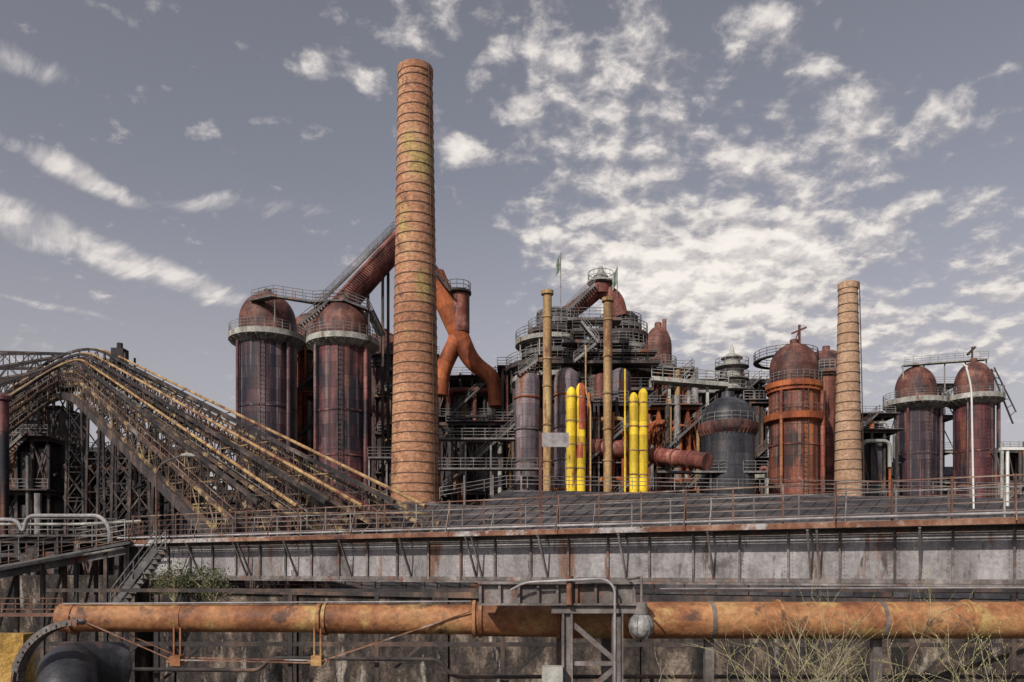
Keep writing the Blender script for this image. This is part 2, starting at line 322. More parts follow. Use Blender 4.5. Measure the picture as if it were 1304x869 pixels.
# ---------------------------------------------------------------- blast furnace heads
def furnace(px,D,r_px,mat,rings,ytop,label,top_r,vessels):
    c=W(px,725,D); s=D/1000; z=lambda y:W(0,y,D-5).z; r=r_px*s
    th=thing("blast_furnace",label,"blast furnace",(c.x,c.y,0),"blast furnaces")
    yl=rings[-1][0]; tr=top_r*s
    mb=MB(); mb.lathe(c.x,c.y,[(r*.86,0),(r*.86,z(yl+20)),(r*.8,z(yl))],44); mb.make("shell",mat,th)
    mb=MB(); mb.lathe(c.x,c.y,[(r*.8,z(yl)),(r*.72,z(yl-16)),(tr,z(yl-26)),(tr,z(ytop+4)),(tr*.8,z(ytop)),(.02,z(ytop))],40); mb.make("throat",M['clad'],th)
    for j,(y,rp,ox) in enumerate(rings):
        mb=MB(); rr=rp*s; cx=c.x+ox*s
        mb.lathe(cx,c.y,[(tr,z(y)-.6),(rr-.1,z(y)-.6),(rr,z(y)-.54),(rr,z(y)),(tr,z(y))],36)
        for k in range(16):
            a=2*math.pi*k/16;u=V((math.cos(a),math.sin(a),0));mb.beam(V((cx,c.y,z(y)-1.7))+u*max(tr,rr*.55),V((cx,c.y,z(y)-.3))+u*(rr-.2),.1,.18)
            if k%2: mb.beam(V((cx,c.y,z(y)))+u*(rr-.3),V((cx,c.y,z(y)-2.6))+u*(rr-.3),.14)
        mb.make("platform",M[['darkgrey','dark','pale'][j%3]],th)
        mb=MB(); mb.rail(circ(cx,c.y,rr-.06,z(y),26),1.15,1.5,.06,3,True); mb.make("railing",M['rail'],th)
    for (vx,vr,y0,m,vd) in vessels:
        q=W(vx,725,vd);zv=W(0,y0,vd).z;vr_=vr*vd/1000;mb=MB()
        mb.lathe(q.x,q.y,[(vr_,0),(vr_,zv-vr_*.8),(vr_*.85,zv-vr_*.3),(vr_*.4,zv),(.02,zv)],24);mb.make("gas_washer_vessel",M[m],th)
        for f in (.45,.55,.66,.78,.9):
            mb=MB();mb.lathe(q.x,q.y,[(vr_,zv*f-.08),(vr_+.14,zv*f-.08),(vr_+.14,zv*f+.08),(vr_,zv*f+.08)],24);mb.make("band",M[random.choice(['dark','darkgrey','orange'])],th)
    for k in range(16):
        a=-math.pi/2+U(-1.4,1.4); mb=MB(); rr=U(.08,.26); u=V((math.cos(a),math.sin(a),0))*(r+rr+U(.1,1.2))
        mb.tube([V((c.x,c.y,0))+u,V((c.x,c.y,z(U(yl-20,yl+70))))+u],rr,8); mb.make("riser_pipe",M[random.choice(['ochre','dark','orange','darkgrey','redpipe','rail','pale'])],th)
    return th,c
furnace(706,98,39,M['greypurple'],[(394,27,4),(407,36,2),(421,46,-4),(438,44,2),(456,56,-6),(472,54,-2)],380,"grey purple blast furnace ringed by tight railed galleries",23,
 [(672,16,474,'greypurple',93),(722,16,470,'greypurple',92),(697,10,478,'purple',94),(757,8,478,'dark',93)])
furnace(790,100,33,M['maroon'],[(400,27,0),(412,33,2),(430,37,-2),(446,35,2),(462,41,2)],384,"maroon blast furnace ringed by grey railed galleries",22,
 [(790,14,470,'greypurple',93),(765,8,476,'redpipe',92)])
c=W(765,725,99);z=lambda y:W(0,y,99).z
th=thing("furnace_crown","dark red gas offtake pipes under a railed crown","gas pipe",(c.x,c.y,z(400)))
mb=MB(); mb.tube(bend([W(716,404,98),W(740,388,98),W(763,368,98)],3),1.0,16); mb.make("gas_offtake",M['redpipe'],th)
mb=MB(); mb.tube(bend([W(790,404,98),W(784,380,98),W(766,370,98)],3.5),1.0,16); mb.make("gas_offtake",M['redpipe'],th)
mb=MB(); mb.tube([W(765,376,98),W(765,364,98)],1.3,16); mb.make("junction_drum",M['redpipe'],th)
mb=MB(); cc=W(765,725,98); mb.lathe(cc.x,cc.y,[(.9,z(366)),(1.7,z(365)),(1.7,z(363)),(.9,z(363)),(.9,z(356)),(.5,z(352)),(.25,z(344)),(.02,z(344))],20); mb.make("crown",M['pale'],th)
mb=MB(); mb.rail(circ(cc.x,cc.y,1.6,z(363),14),1.1,1,.055,2,True); mb.stair(W(722,398,96.5),W(757,364,96.5)); mb.make("railing",M['rail'],th)
th=thing("connecting_gallery","grey railed decks and stairs joining two furnaces","walkway",W(745,725,93.6))
for y,x0,x1 in ((410,722,790),(424,728,772),(438,715,800),(450,735,835),(464,700,838),(498,735,830)):
    mb=MB();a=W(x0,y,93.5);b=W(x1,y,93.5); mb.beam(a,b,2.4,.35); mb.rail([a+V((0,-1.2,.17)),b+V((0,-1.2,.17))],1.1,1.4,.06);mb.make("railed_deck",M[random.choice(['darkgrey','dark'])],th)
for px,w_ in ((728,.3),(752,.3),(742,.22)):
    mb=MB();mb.beam(W(px,410,93.6),W(px,640,93.6),w_);mb.make("column",M['dark'],th)
for p,q in ((W(730,462,92),W(758,439,92)),(W(762,438,92),W(740,411,92)),(W(660,478,92),W(684,460,92))):
    mb=MB();mb.stair(p,q);mb.make("stair",M['rail'],th)
for px,y0,y1 in ((714,388,322),(786,390,340)):
    p=W(px,y0,97);q=W(px,y1,97);th=thing("flag_pole","thin pole with small green and white flag","flag",p,"flags on the furnace tops")
    mb=MB();mb.tube([p,q],.06,6);mb.make("pole",M['rail'],th)
    mb=MB();n=6
    for i in range(n):
        x0=i*.1;x1=x0+.1;w0=math.sin(i)*.1;w1=math.sin(i+1)*.1
        mb.quad(q+V((-x0,w0,-1.9-x0*2)),q+V((-x1,w1,-1.9-x1*2)),q+V((-x1,w1,-x1*2)),q+V((-x0,w0,-x0*2)))
    mb.make("flag_cloth",M['flag'],th)
for px,y0 in ((697,371),(774,380)):
    D=88;p=W(px,725,D);zt=W(px,y0,D).z
    th=thing("bleeder_stack","slender ochre rusty bleeder stack with flange top","pipe stack",(p.x,p.y,0),"ochre bleeder stacks")
    r=5.6*.088
    mb=MB();mb.lathe(p.x,p.y,[(r,0),(r,zt-.4),(r+.2,zt-.4),(r+.2,zt),(r-.1,zt),(r-.1,zt-1)],20);mb.make("pipe",M['ochre'],th)
    for k in range(7):
        z_=12+ (zt-15)*k/6+U(-.7,.7)
        mb=MB();mb.lathe(p.x,p.y,[(r,z_-.08),(r+.09,z_-.08),(r+.09,z_+.08),(r,z_+.08)],20);mb.make("flange",M['ochre'],th)
def loop(px0,px1,ytop,D,label,red=False):
    a=W(px0,615,D);b=W(px1,615,D);zt=W(0,ytop,D).z;r=(px1-px0)*D/1000/2*1.0
    th=thing("yellow_gas_vessel",label,"vessel",((a.x+b.x)/2,D,0),"bright yellow round topped vessels")
    for j,(q,dz) in enumerate(((a,-.5),(b,0))):
        z_=zt+dz; h=r*1.7
        pr=[(r*math.cos(t*math.pi/16),z_-h+h*math.sin(t*math.pi/16)) for t in range(0,8)]+[(.02,z_)]
        mb=MB(); mb.lathe(q.x,D+.25*j,[(r,0)]+pr,24); mb.make("vessel_leg",M['yellow'],th)
        if red and j==1:
            mb=MB(); mb.lathe(q.x,D+.25*j,[(r+.012,z_-5.2),(r+.012,z_-h)]+[(x+.012,y+.012) for x,y in pr[1:]],24,math.radians(-120),math.radians(40)); mb.make("worn_red_patch",M['redworn'],th)
            mb=MB(); mb.lathe(q.x,D+.25*j,[(r+.012,z_-8.3),(r+.012,z_-6.6)],12,math.radians(-150),math.radians(-70)); mb.make("worn_red_patch",M['redworn'],th)
        for k in range(4):
            z2_=zt-r*3-k*2.6
            mb=MB();mb.lathe(q.x,D+.25*j,[(r,z2_-.07),(r+.05,z2_-.07),(r+.05,z2_+.07),(r,z2_+.07)],24);mb.make("collar",M['ochre'],th)
loop(727.5,740,487,86,"thick yellow twin vessel with worn red patches",True)
loop(807,819.5,494,85,"thick bright yellow twin vessel with rounded tops")
def pipe(name,label,pts,r,mat,rad=2,n=14,fl=0,group=None):
    pts=bend(pts,rad); th=thing(name,label,"pipe",pts[0],group)
    mb=MB();mb.tube(pts,r,n);mb.make("pipe_run",mat,th)
    if fl:
        L=sum((pts[i+1]-pts[i]).length for i in range(len(pts)-1)); 
        d=fl/2
        while d<L:
            acc=0
            for i in range(len(pts)-1):
                l=(pts[i+1]-pts[i]).length
                if acc+l>=d:
                    u=(pts[i+1]-pts[i]).normalized();p=pts[i]+u*(d-acc)
                    mb=MB();mb.tube([p-u*.1,p+u*.1],r*1.12+.03,n);mb.make("flange",mat,th);break
                acc+=l
            d+=fl
    return th
pipe("gas_main","thick dusty red gas main with round end flange",[W(832,580,88),W(901,588,82)],.9,M['redpipe'],fl=2.2,n=20)
pipe("gas_main","short dusty red gas main between the stacks",[W(742,570,89),W(798,572,89)],1.0,M['redpipe'],fl=3,n=20)
pipe("thin_yellow_pipe","thin yellow vertical service pipe",[W(796,470,84),W(796,635,84)],.1,M['yellow'])
pipe("thin_yellow_pipe","thin yellow vertical service pipe",[W(746,440,86),W(746,500,86),W(752,515,86),W(752,635,86)],.1,M['ochre'],1)

# ---------------------------------------------------------------- downcomer and trouser pipe
th=thing("gas_downcomer","huge red inclined gas downcomer pipe with stairway on top","gas pipe",W(430,388,100))
mb=MB(); p0=W(425,402,104);p1=W(512,306,108); mb.tube([p0,p1,W(530,306,109)],1.6,24); mb.make("inclined_duct",M['redpipe'],th)
mb=MB(); mb.tube([W(524,308,109),W(575,395,108)],1.3,20); mb.make("descending_duct",M['redpipe'],th)
mb=MB(); mb.stair(W(402,392,101),W(500,294,105),1.4); mb.rail([W(500,294,105),W(520,294,105)],1.1,1.2,.07); mb.make("stairway",M['rail'],th)
for t in (.25,.6,.9):
    mb=MB();p=p0.lerp(p1,t);mb.beam(p+V((-1,0,-1)),V((p.x-1,p.y,12)),.35);mb.beam(p+V((1,0,-1)),V((p.x+1,p.y,12)),.35);mb.beam(p+V((-1.2,0,-1.2)),p+V((1.2,0,-1.2)),.3);mb.make("trestle",M['dark'],th)
D=104
th=thing("trouser_pipe","orange rusty crossing gas pipes with rounded elbow leg","gas pipe",W(583,430,D))
mb=MB(); pts=bend([W(553,350,D),W(578,412,D),W(600,462,D),W(631,482,D),W(632,518,D)],4.2,10); mb.tube(pts,[1.4]+[1.4-.35*min(1,i/22) for i in range(len(pts)-1)],20); mb.make("curved_main_duct",M['orange'],th)
mb=MB(); mb.tube(bend([W(585,396,D),W(584,428,D),W(562,474,D),W(560,504,D)],4,10),1.1,18); mb.make("forked_leg",M['orange'],th)
mb=MB(); mb.tube([W(585,376,D),W(585,424,D)],1.35,20); mb.make("vertical_drum",M['redpipe'],th)
mb=MB(); cc=W(583,725,D);z=lambda y:W(0,y,D).z; mb.lathe(cc.x,cc.y,[(1.3,z(376)),(1.8,z(375)),(1.8,z(372)),(.1,z(371))],20); mb.rail(circ(cc.x,cc.y,1.7,z(372),12),1.1,1,.06,2,True);mb.stair(W(556,350,D-2),W(574,372,D-2)); mb.make("top_platform",M['dark'],th)
mb=MB(); pts=[W(322,384,103),W(350,378,100),W(400,386,97),W(440,384,96),W(470,396,96),W(486,428,98)]
for i in range(len(pts)-1): mb.beam(pts[i],pts[i+1],1.2,.2)
mb.rail([p+V((0,-.6,.1)) for p in pts],1.15,1.5,.055); mb.rail([p+V((0,.6,.1)) for p in pts],1.15,1.5,.055)
for p in pts: mb.beam(p,p-V((0,0,3.4)),.14)
mb.stair(W(383,414,96),W(418,386,96))
tag(mb.make("stove_walkway",M['darkgrey'],loc=pts[0]),"grey railed walkway arching over the stove domes","walkway")

# ---------------------------------------------------------------- multi-storey steel frames
def frame(px0,px1,ytop,D,dep,levels,bays,label,mats=('dark','darkgrey','clad'),cl=.35,acc='redpipe',name="steel_frame_building",npipe=6,yb=None,stairs=True,back=True):
    a=W(px0,ytop,D);b=W(px1,ytop,D);x0,x1=a.x,b.x;zt=a.z;z0=0 if yb is None else W(0,yb,D).z
    th=thing(name,label,"industrial building",((x0+x1)/2,D,0),"open steel frame buildings")
    lv=[z0+(zt-z0)*(i+1)/levels+ (U(-.4,.4) if i<levels-1 else 0) for i in range(levels)]
    ys=[D,D+dep/2,D+dep]; xs=[x0+(x1-x0)*i/bays for i in range(bays+1)]
    mb=MB()
    for x in xs:
        for y in ys: mb.beam((x,y,0),(x,y,zt+U(-1,.8)),.3)
    for z in lv:
        for y in ys: mb.beam((x0,y,z),(x1,y,z),.22,.4)
        for x in xs: mb.beam((x,D,z),(x,D+dep,z),.2,.36)
    for i in range(bays):
        for j in range(levels):
            zl=lv[j-1] if j else 0
            if R()<.4: mb.beam((xs[i],D-.02,zl),(xs[i+1],D-.02,lv[j]),.13)
            if R()<.3: mb.beam((xs[i+1],D-.05,zl),(xs[i],D-.05,lv[j]),.13)
    mb.make("column_frame",M[mats[0]],th)
    for j,z in enumerate(lv):
        ex=U(-.8,1.2); mb=MB(); mb.box(x0-ex,x1+U(-.5,1),D-U(.2,1.2),D+dep,z+.22,z+.36)
        mb.make("floor_deck",M[mats[1]],th)
        mb=MB(); mb.rail([(x0-ex,D-.15,z+.36),(x1,D-.15,z+.36)],1.1,1.5,.06,3); mb.make("railing",M['rail'],th)
    if back:
        mb=MB();mb.box(x0+.05,x1-.05,D+dep*.5+.3,D+dep*.5+.5,.5,zt-.3);mb.make("rear_cladding",M[mats[2]],th)
    for i in range(bays):
        for j in range(levels):
            if R()<cl and z0==0:
                zl=(lv[j-1] if j else 0)+.5;mb=MB()
                mb.box(xs[i]+.2,xs[i+1]-.2,D+.25,D+.4,zl,max(zl+.5,lv[j]-U(.3,1.6)));mb.make("wall_panel",M[mats[2] if R()<.6 else random.choice(['darkgrey','greypurple','dark'])],th)
    for k in range(npipe):
        mb=MB();r=U(.1,.42);m=M[random.choice([acc,'ochre','darkgrey','dark','orange',acc,'rail','pale'])]
        if R()<.5:
            z=random.choice(lv)-U(.9,2.2);y=D-U(.1,.9);xa=U(x0,(x0+x1)/2);xb=U((x0+x1)/2,x1)
            mb.tube(bend([(xa,y+2,z-3),(xa,y,z),(xb,y,z),(xb,y,z-U(1,4))],1),r,9)
        else:
            x=U(x0,x1);mb.tube([(x,D-.6,0),(x,D-.6,U(zt*.6,zt+1.5))],r,9)
        mb.make("service_pipe",m,th)
    for k in range(max(1,bays//2)):
        j=random.randrange(levels-1) if levels>1 else 0
        x=U(x0+1.5,x1-1.5);z=lv[j]+.36;mb=MB();rr=U(.7,1.3);mb.lathe(x,D+2,[(.02,z),(rr,z),(rr,z+1.6),(rr*.6,z+2.2),(.02,z+2.4)],18);mb.make("vessel",M[random.choice(['dome','black','ochre','clad'])],th)
    if stairs and bays>1:
        for j in range(levels-1):
            h=lv[j+1]-lv[j]; x=U(x0+.5,max(x0+.6,x1-h*1.2-.5))
            mb=MB();mb.stair((x,D-.9,lv[j]+.4),(x+h*1.1,D-.9,lv[j+1]+.4),.9);mb.make("stair",M['darkgrey'],th)
    return th
frame(476,560,455,112,8,7,4,"dark open steel frame with stairs behind the chimney",npipe=9)
frame(556,662,482,108,9,6,7,"dark steel frame building with stairways and decks",npipe=16)
frame(560,655,540,100,6,3,6,"low dark pipe bridge frame with railed decks",npipe=12)
frame(376,402,444,112,4,6,2,"orange rusty steel frame between stove towers",('orange','orange','orange'),acc='orange')
frame(640,668,470,103,6,5,2,"dark steel frame beside purple furnace")
frame(740,770,470,100,6,5,2,"dark steel frame between two furnaces",acc='ochre')
frame(742,800,515,89.5,2.5,4,4,"dark pipe rack frame between bleeder stacks",('dark','darkgrey','clad'),acc='orange',npipe=14,cl=0,back=False)
frame(822,884,474,102,8,7,4,"orange and grey steel frame packed with pipes",('orange','darkgrey','clad'),acc='orange',npipe=22,cl=.15)
frame(826,888,520,92,3,4,5,"orange rusty pipe rack beside the charcoal silo",('orange','darkgrey','clad'),acc='orange',npipe=14,cl=0,back=False)
frame(855,985,486,116,8,6,7,"grey steel frame building with long railed roof",npipe=14,cl=.4)
frame(955,985,512,104,6,4,2,"dark steel frame beside red stove")
frame(1040,1140,530,120,8,4,6,"dark low steel frame behind pale chimney",npipe=9)
frame(1094,1142,550,112,5,3,3,"small dark steel frame with railings",stairs=False)
frame(1194,1216,492,131,7,7,1,"grey multi deck frame between two stoves",('pale','pale','clad'),cl=0,npipe=1)
frame(1268,1330,575,122,8,3,4,"low grey frame with pale roof",('darkgrey','pale','clad'),cl=.5)
mb=MB();a=W(1150,466,127);b=W(1256,458,127);mb.beam(a,b,1.2,.2);mb.rail([a+V((0,-.6,.1)),b+V((0,-.6,.1))],1.1,1.4,.06)
for k in range(5): p=a.lerp(b,k/4);mb.beam(p,p-V((0,0,5)),.16)
tag(mb.make("dome_bridge",M['pale'],loc=a),"light railed footbridge across two stove domes","walkway")
th=thing("service_walkway","long grey railed walkway before the steelworks","walkway",(W(620,0,90).x,90,0))
for y,x0,x1,D in ((598,555,700,90),(584,470,560,93),(602,835,975,88),(560,560,690,94)):
    mb=MB();a=W(x0,y,D);b=W(x1,y,D);mb.beam(a,b,1.6,.2);mb.rail([a+V((0,-.8,.1)),b+V((0,-.8,.1))],1.1,1.4,.06)
    for k in range(5): p=a.lerp(b,k/4);mb.beam(p,V((p.x,p.y,0)),.2)
    mb.make("railed_deck",M['rail'],th)
mb=MB();a=W(828,484,94);b=W(925,492,94);mb.beam(a,b,2,.5);mb.rail([a+V((0,-1,.25)),b+V((0,-1,.25))],1.2,1.4,.07)
for t in (0,.25,.5,.75,1): p=a.lerp(b,t);mb.beam(p,V((p.x,p.y,0)),.3)
tag(mb.make("pipe_bridge",M['pale'],loc=(a.x,a.y,0)),"pale grey railed pipe bridge on posts","walkway")
mb=MB();p=W(846,445,111);mb.tube([p,W(846,407,111)],.3,8);tag(mb.make("vent_pipe",M['redpipe'],loc=p),"thin red vent pipe on tower top","pipe")
def shed(px0,px1,y,D,dep,mat,label):
    a=W(px0,y,D);b=W(px1,y,D);th=thing("factory_shed",label,"shed",((a.x+b.x)/2,D,0),"long low factory sheds")
    mb=MB();mb.box(a.x,b.x,D,D+dep,0,a.z);mb.make("wall",mat,th)
    mb=MB();h=dep*.18
    n=len(mb.v)
    mb.v+=[V((a.x-.3,D-.4,a.z+.01)),V((b.x+.3,D-.4,a.z+.01)),V((b.x+.3,D+dep/2,a.z+h)),V((a.x-.3,D+dep/2,a.z+h)),V((b.x+.3,D+dep+.4,a.z+.01)),V((a.x-.3,D+dep+.4,a.z+.01))]
    for f in ((0,1,2,3),(3,2,4,5),(0,3,5),(1,4,2),(0,5,4,1)): mb.face([n+i for i in f])
    mb.make("roof",M['roof'],th,smooth=False)
    mb=MB();mb.box(a.x+1,b.x-1,D-.06,D+.02,a.z-2.6,a.z-1.2);x=a.x+1
    while x<b.x-1: mb.box(x,x+.2,D-.12,D-.05,a.z-2.7,a.z-1.1);x+=2.2
    mb.make("window_band",M['black'],th)
shed(440,700,600,124,14,M['clad'],"long dark shed with ribbon windows")
shed(690,1000,596,124,14,M['clad'],"long dark shed behind the furnaces")
shed(990,1400,606,140,14,M['clad'],"long dark shed with grey roof")
shed(-120,205,585,104,16,M['clad'],"large dark ore shed behind the incline")
shed(200,480,640,112,14,M['clad'],"low dark shed behind the lattice")

# ---------------------------------------------------------------- inclined lattice hoist (arched over at its head)
th=thing("inclined_hoist","dark rusty inclined lattice ore hoist with rounded head","conveyor",(-30,62,0))
B0=W(88,492,80);C0=W(300,700,45);B1=W(112,462,84);C1=W(560,700,45)
A0=W(-2,560,68);A1=W(20,508,96)
def path(t):
    A=A0.lerp(A1,t);P=B0.lerp(B1,t);Q=C0.lerp(C1,t)
    return bend([A,P,Q],11,6)
def truss(mb,P,Q,h,step,t=.16,ch=1.6):
    up=V((0,0,1))
    n=max(1,int(round((Q-P).length/step))); u=up*h
    mb.beam(P,Q,t*ch,t*ch*1.3); mb.beam(P+u,Q+u,t*ch,t*ch*1.2)
    for i in range(n):
        a=P.lerp(Q,i/n);b=P.lerp(Q,(i+1)/n)
        mb.beam(a,a+u,t*.8)
        if i%2: mb.beam(a,b+u,t*.7)
        else: mb.beam(a+u,b,t*.7)
NG=10
for i in range(NG):
    t=i/(NG-1);pp=path(t)
    dz=V((0,0,[0,.5,-.3][i%3]))
    mb=MB()
    for j in range(len(pp)-1): truss(mb,pp[j]+dz,pp[j+1]+dz,[1.5,2.2,1.9][i%3],1.7,.08,2.4)
    mb.make("lattice_girder",M['brownlat' if i%3!=1 else 'darklat'],th)
n=36;pa=path(0);pb=path(1)
def along(pp,t):
    L=[(pp[i+1]-pp[i]).length for i in range(len(pp)-1)];d=t*sum(L)
    for i,l in enumerate(L):
        if d<=l or i==len(L)-1: return pp[i].lerp(pp[i+1],min(1,d/l))
        d-=l
mb=MB()
for k in range(n+1):
    t=k/n; a=along(pa,t);b=along(pb,t)
    mb.beam(a+V((0,0,.2)),b+V((0,0,.2)),.09)
    if k%2==0: mb.beam(a+V((0,0,2.1)),b+V((0,0,2.1)),.08)
    if k<n and k%2:
        a2=along(pa,(k+1)/n);b2=along(pb,(k+1)/n);m1_=a.lerp(b,.5);m2_=a2.lerp(b2,.5)
        mb.beam(a,m2_,.07);mb.beam(m2_,b,.07)
mb.make("cross_bracing",M['brownlat'],th)
for f,m in ((.2,'darklat'),(.55,'brownlat'),(.85,'darklat')):
    mb=MB();pp=path(f)
    for j in range(len(pp)-1): mb.beam(pp[j]+V((0,0,.1)),pp[j+1]+V((0,0,.1)),1.1,.08)
    mb.make("walk_plank",M[m],th)
for f,m in ((0,'railrust'),(.35,'rail'),(.7,'redpipe')):
    mb=MB(); o=V((0,0,1.2)); mb.rail([p+o for p in path(f)],1.0,2.2,.05,2); mb.make("handrail",M[m],th)
for f in (.3,.62,.93):
    mb=MB(); mb.tube([p+V((0,0,2.5)) for p in path(f)],.11,8); mb.make("cable_pipe",M['ochre'],th)
mb=MB(); o=V((-.4,-.3,-.2))
for j in range(len(pa)-1): mb.beam(pa[j]+o,pa[j+1]+o,.2,.7)
mb.make("edge_girder",M['dark'],th)
for t in (.22,.36,.44,.53,.63,.74,.86):
    a=along(pa,t);b=along(pb,t); mb=MB()
    for p in (a,a.lerp(b,.5),b):
        q=V((p.x,p.y,0)); 
        for dx in (-1.1,1.1): mb.beam(p+V((dx*.6,0,0)),q+V((dx,0,0)),.2)
        h=0;k=0
        while h<p.z-3:
            f=1.1 if k%2 else -1.1
            mb.beam((q.x-f,q.y,h),(q.x+f,q.y,h+3),.1); mb.beam((q.x-1.1,q.y,h),(q.x+1.1,q.y,h),.1); mb.beam((q.x+f,q.y,h),(q.x-f,q.y,h+3),.1); h+=3;k+=1
    if a.z>14:
        for zz_ in (.35,.55,.75): mb.beam(V((a.x,a.y,a.z*zz_)),V((b.x,b.y,b.z*zz_)),.16)
    mb.make("trestle",M['darklat'],th)
p=along(pb,.36)+V((0,0,2.2)); mb=MB()
for dx in (-1,1):
    for dy in (-1,1): mb.beam(p+V((dx,dy,-4)),p+V((dx,dy,.2)),.16)
mb.box(p.x-.6,p.x+.6,p.y-.6,p.y+.6,p.z-.6,p.z+.8); mb.tube([p,p+V((0,0,1.4))],.3,8); mb.make("head_frame",M['darklat'],th)
# sheeted hopper house below the crest
th=thing("hopper_house","dark sheeted hopper house under the gantry","industrial building",(W(30,0,88).x,88,0))
mb=MB();a=W(-60,520,88);b=W(74,520,88);mb.box(a.x,b.x,88,94,0,a.z);mb.make("sheet_wall",M['clad'],th)
for k in range(7):
    mb=MB();x=a.x+(b.x-a.x)*k/6;mb.beam((x,87.9,0),(x,87.9,a.z),.3,.2);mb.make("wall_column",M['darklat'],th)
for f in (.45,.62,.8):
    mb=MB();mb.beam((a.x,87.8,a.z*f),(b.x,87.8,a.z*f),.2,.35);mb.make("wall_girt",M['darkgrey'],th)
mb=MB();mb.beam((a.x-.3,91,a.z+.15),(b.x+.3,91,a.z+.15),6.6,.2);mb.make("roof",M['roof'],th)
th=thing("lattice_gantry","dark lattice gantry on braced legs","gantry",(W(30,725,90).x,90,0))
for k,(x0,x1,y0,y1,D) in enumerate(((-60,84,458,470,92),(-60,80,490,474,86),(-60,56,524,492,80),(-60,60,505,492,88))):
    mb=MB();truss(mb,W(x0,y0+8,D),W(x1,y1,D),1.8,1.6,.11);mb.make("lattice_girder",M['darklat'],th)
    mb=MB();truss(mb,W(x0,y0+12,D+4),W(x1,y1,D+4),1.8,1.6,.11);mb.make("lattice_girder",M['darklat'],th)
for px in (-40,10,45,80):
    mb=MB();p=W(px,490,86)
    for dx in (-1,1): mb.beam(p+V((dx,0,0)),V((p.x+dx,p.y,0)),.24)
    h=0
    while h<p.z-4: mb.beam((p.x-1,p.y,h),(p.x+1,p.y,h+4),.12);mb.beam((p.x+1,p.y,h),(p.x-1,p.y,h+4),.12);h+=4
    mb.make("braced_leg",M['darklat'],th)
frame(-60,62,560,80,5,4,6,"dark clad bunker building under gantry",('darklat','dark','clad'),cl=.8,acc='dark',npipe=3)
frame(60,196,580,92,6,4,8,"dark braced bunker frame beneath incline",('darklat','dark','clad'),cl=.7,acc='dark')
c=W(5,725,66);mb=MB();z=lambda y:W(0,y,66).z
mb.lathe(c.x,c.y,[(.4,0),(.4,z(512)),(.6,z(510)),(.6,z(505)),(.3,z(502)),(.02,z(502))],16);tag(mb.make("vent_stack",M['maroon'],loc=(c.x,c.y,0)),"short red vent stack beside the gantry","pipe stack")

# ---------------------------------------------------------------- grey roofs behind the bridge
def slope(name,label,e0,e1,r1,r0,mat,rib):
    th=thing(name,label,"roof",(e0+e1)/2-V((0,0,((e0+e1)/2).z)))
    mb=MB();mb.quad(e0,e1,r1,r0);mb.make("roof_sheet",mat,th,smooth=False)
    mb=MB();n=int((e1-e0).length/rib)
    for i in range(n+1):
        t=i/n;mb.beam(e0.lerp(e1,t)+V((0,0,.02)),r0.lerp(r1,t)+V((0,0,.02)),.04,.05)
    mb.beam(r0,r1,.3,.2);mb.make("standing_seam",M['roofpale'],th)
    mb=MB();mb.quad((e0.x,e0.y,0),(e1.x,e1.y,0),e1,e0);
    n=len(mb.v);mb.v+=[V((e0.x,e0.y,0)),e0,r0,V((r0.x,r0.y,0)),V((e1.x,e1.y,0)),e1,r1,V((r1.x,r1.y,0))];mb.face([n,n+1,n+2,n+3]);mb.face([n+4,n+5,n+6,n+7]);mb.quad(r0,r1,(r1.x,r1.y,0),(r0.x,r0.y,0))
    mb.make("wall",M['clad'],th,smooth=False)
slope("stock_house","long dark sheet roofed stock house",W(560,676,44),W(1500,694,38),W(1500,640,64),W(640,626,68),M['roof'],.8)
slope("stock_house","dark low roof with pale seams",W(420,690,46),W(800,684,43),W(770,654,54),W(490,640,57),M['roof'],.7)
mb=MB();mb.rail([W(560,636,67),W(645,621,67),W(1300,631,65)],1.0,1.8,.05);tag(mb.make("roof_railing",M['rail'],loc=W(660,611,68)),"grey railing along the roof ridge","railing")

# ---------------------------------------------------------------- plate girder bridge
BL=V((-20.2,44.2,0));dv=V((.885,-.465,0)).normalized();nv=V((-.465,-.885,0)).normalized()
def bp(s,off,z): return BL+dv*s+nv*off+V((0,0,z))
S0,S1=-0.4,60.0
th=thing("girder_bridge","weathered grey plate girder bridge with rusty railings","bridge",(BL.x,BL.y,0))
ZB,ZT=7.5,9.4
mb=MB();mb.beam(bp(S0,0,(ZB+ZT)/2),bp(S1,0,(ZB+ZT)/2),.08,ZT-ZB);mb.make("web_plate",M['web'],th)
mb=MB();mb.beam(bp(S0,0,ZB-.04),bp(S1,0,ZB-.04),.5,.08);mb.beam(bp(S0,.08,ZB+.09),bp(S1,.08,ZB+.09),.06,.16);mb.beam(bp(S0,.08,ZT-.1),bp(S1,.08,ZT-.1),.06,.18)
mb.beam(bp(S0,.08,ZT+.04),bp(S1,.08,ZT+.04),.45,.07);mb.make("flange",M['webdark'],th)
s=S0+.1;i=0
while s<S1 and i<36:
    mb=MB();mb.beam(bp(s,.09,ZB+.01),bp(s,.09,ZT-.01),.03,.10)
    mb.beam(bp(s,.15,ZB+.01),bp(s,.15,ZT-.01),.08,.02)
    for k in range(13):
        for d in (-.14,.14):
            p=bp(s+d,.04,ZB+.15+k*.135);mb.beam(p,p+nv*.02,.03)
    mb.make("stiffener",M['webdark'],th); s+=1.72;i+=1
s=3.9;i=0
while s<S1:
    mb=MB();a=bp(s,.06,ZB+.1);b=bp(s-.0,1.0,ZT-.02)
    mb.beam(a,b,.07,.09);mb.beam(bp(s,.1,ZT-.02),bp(s,1.05,ZT-.02),.08,.12)
    if i%4==1: mb.beam(bp(s+.3,.06,ZB+.1),bp(s+.3,1,ZT-.02),.07,.09)
    mb.make("bracket",M['webdark'],th);s+=3.44;i+=1
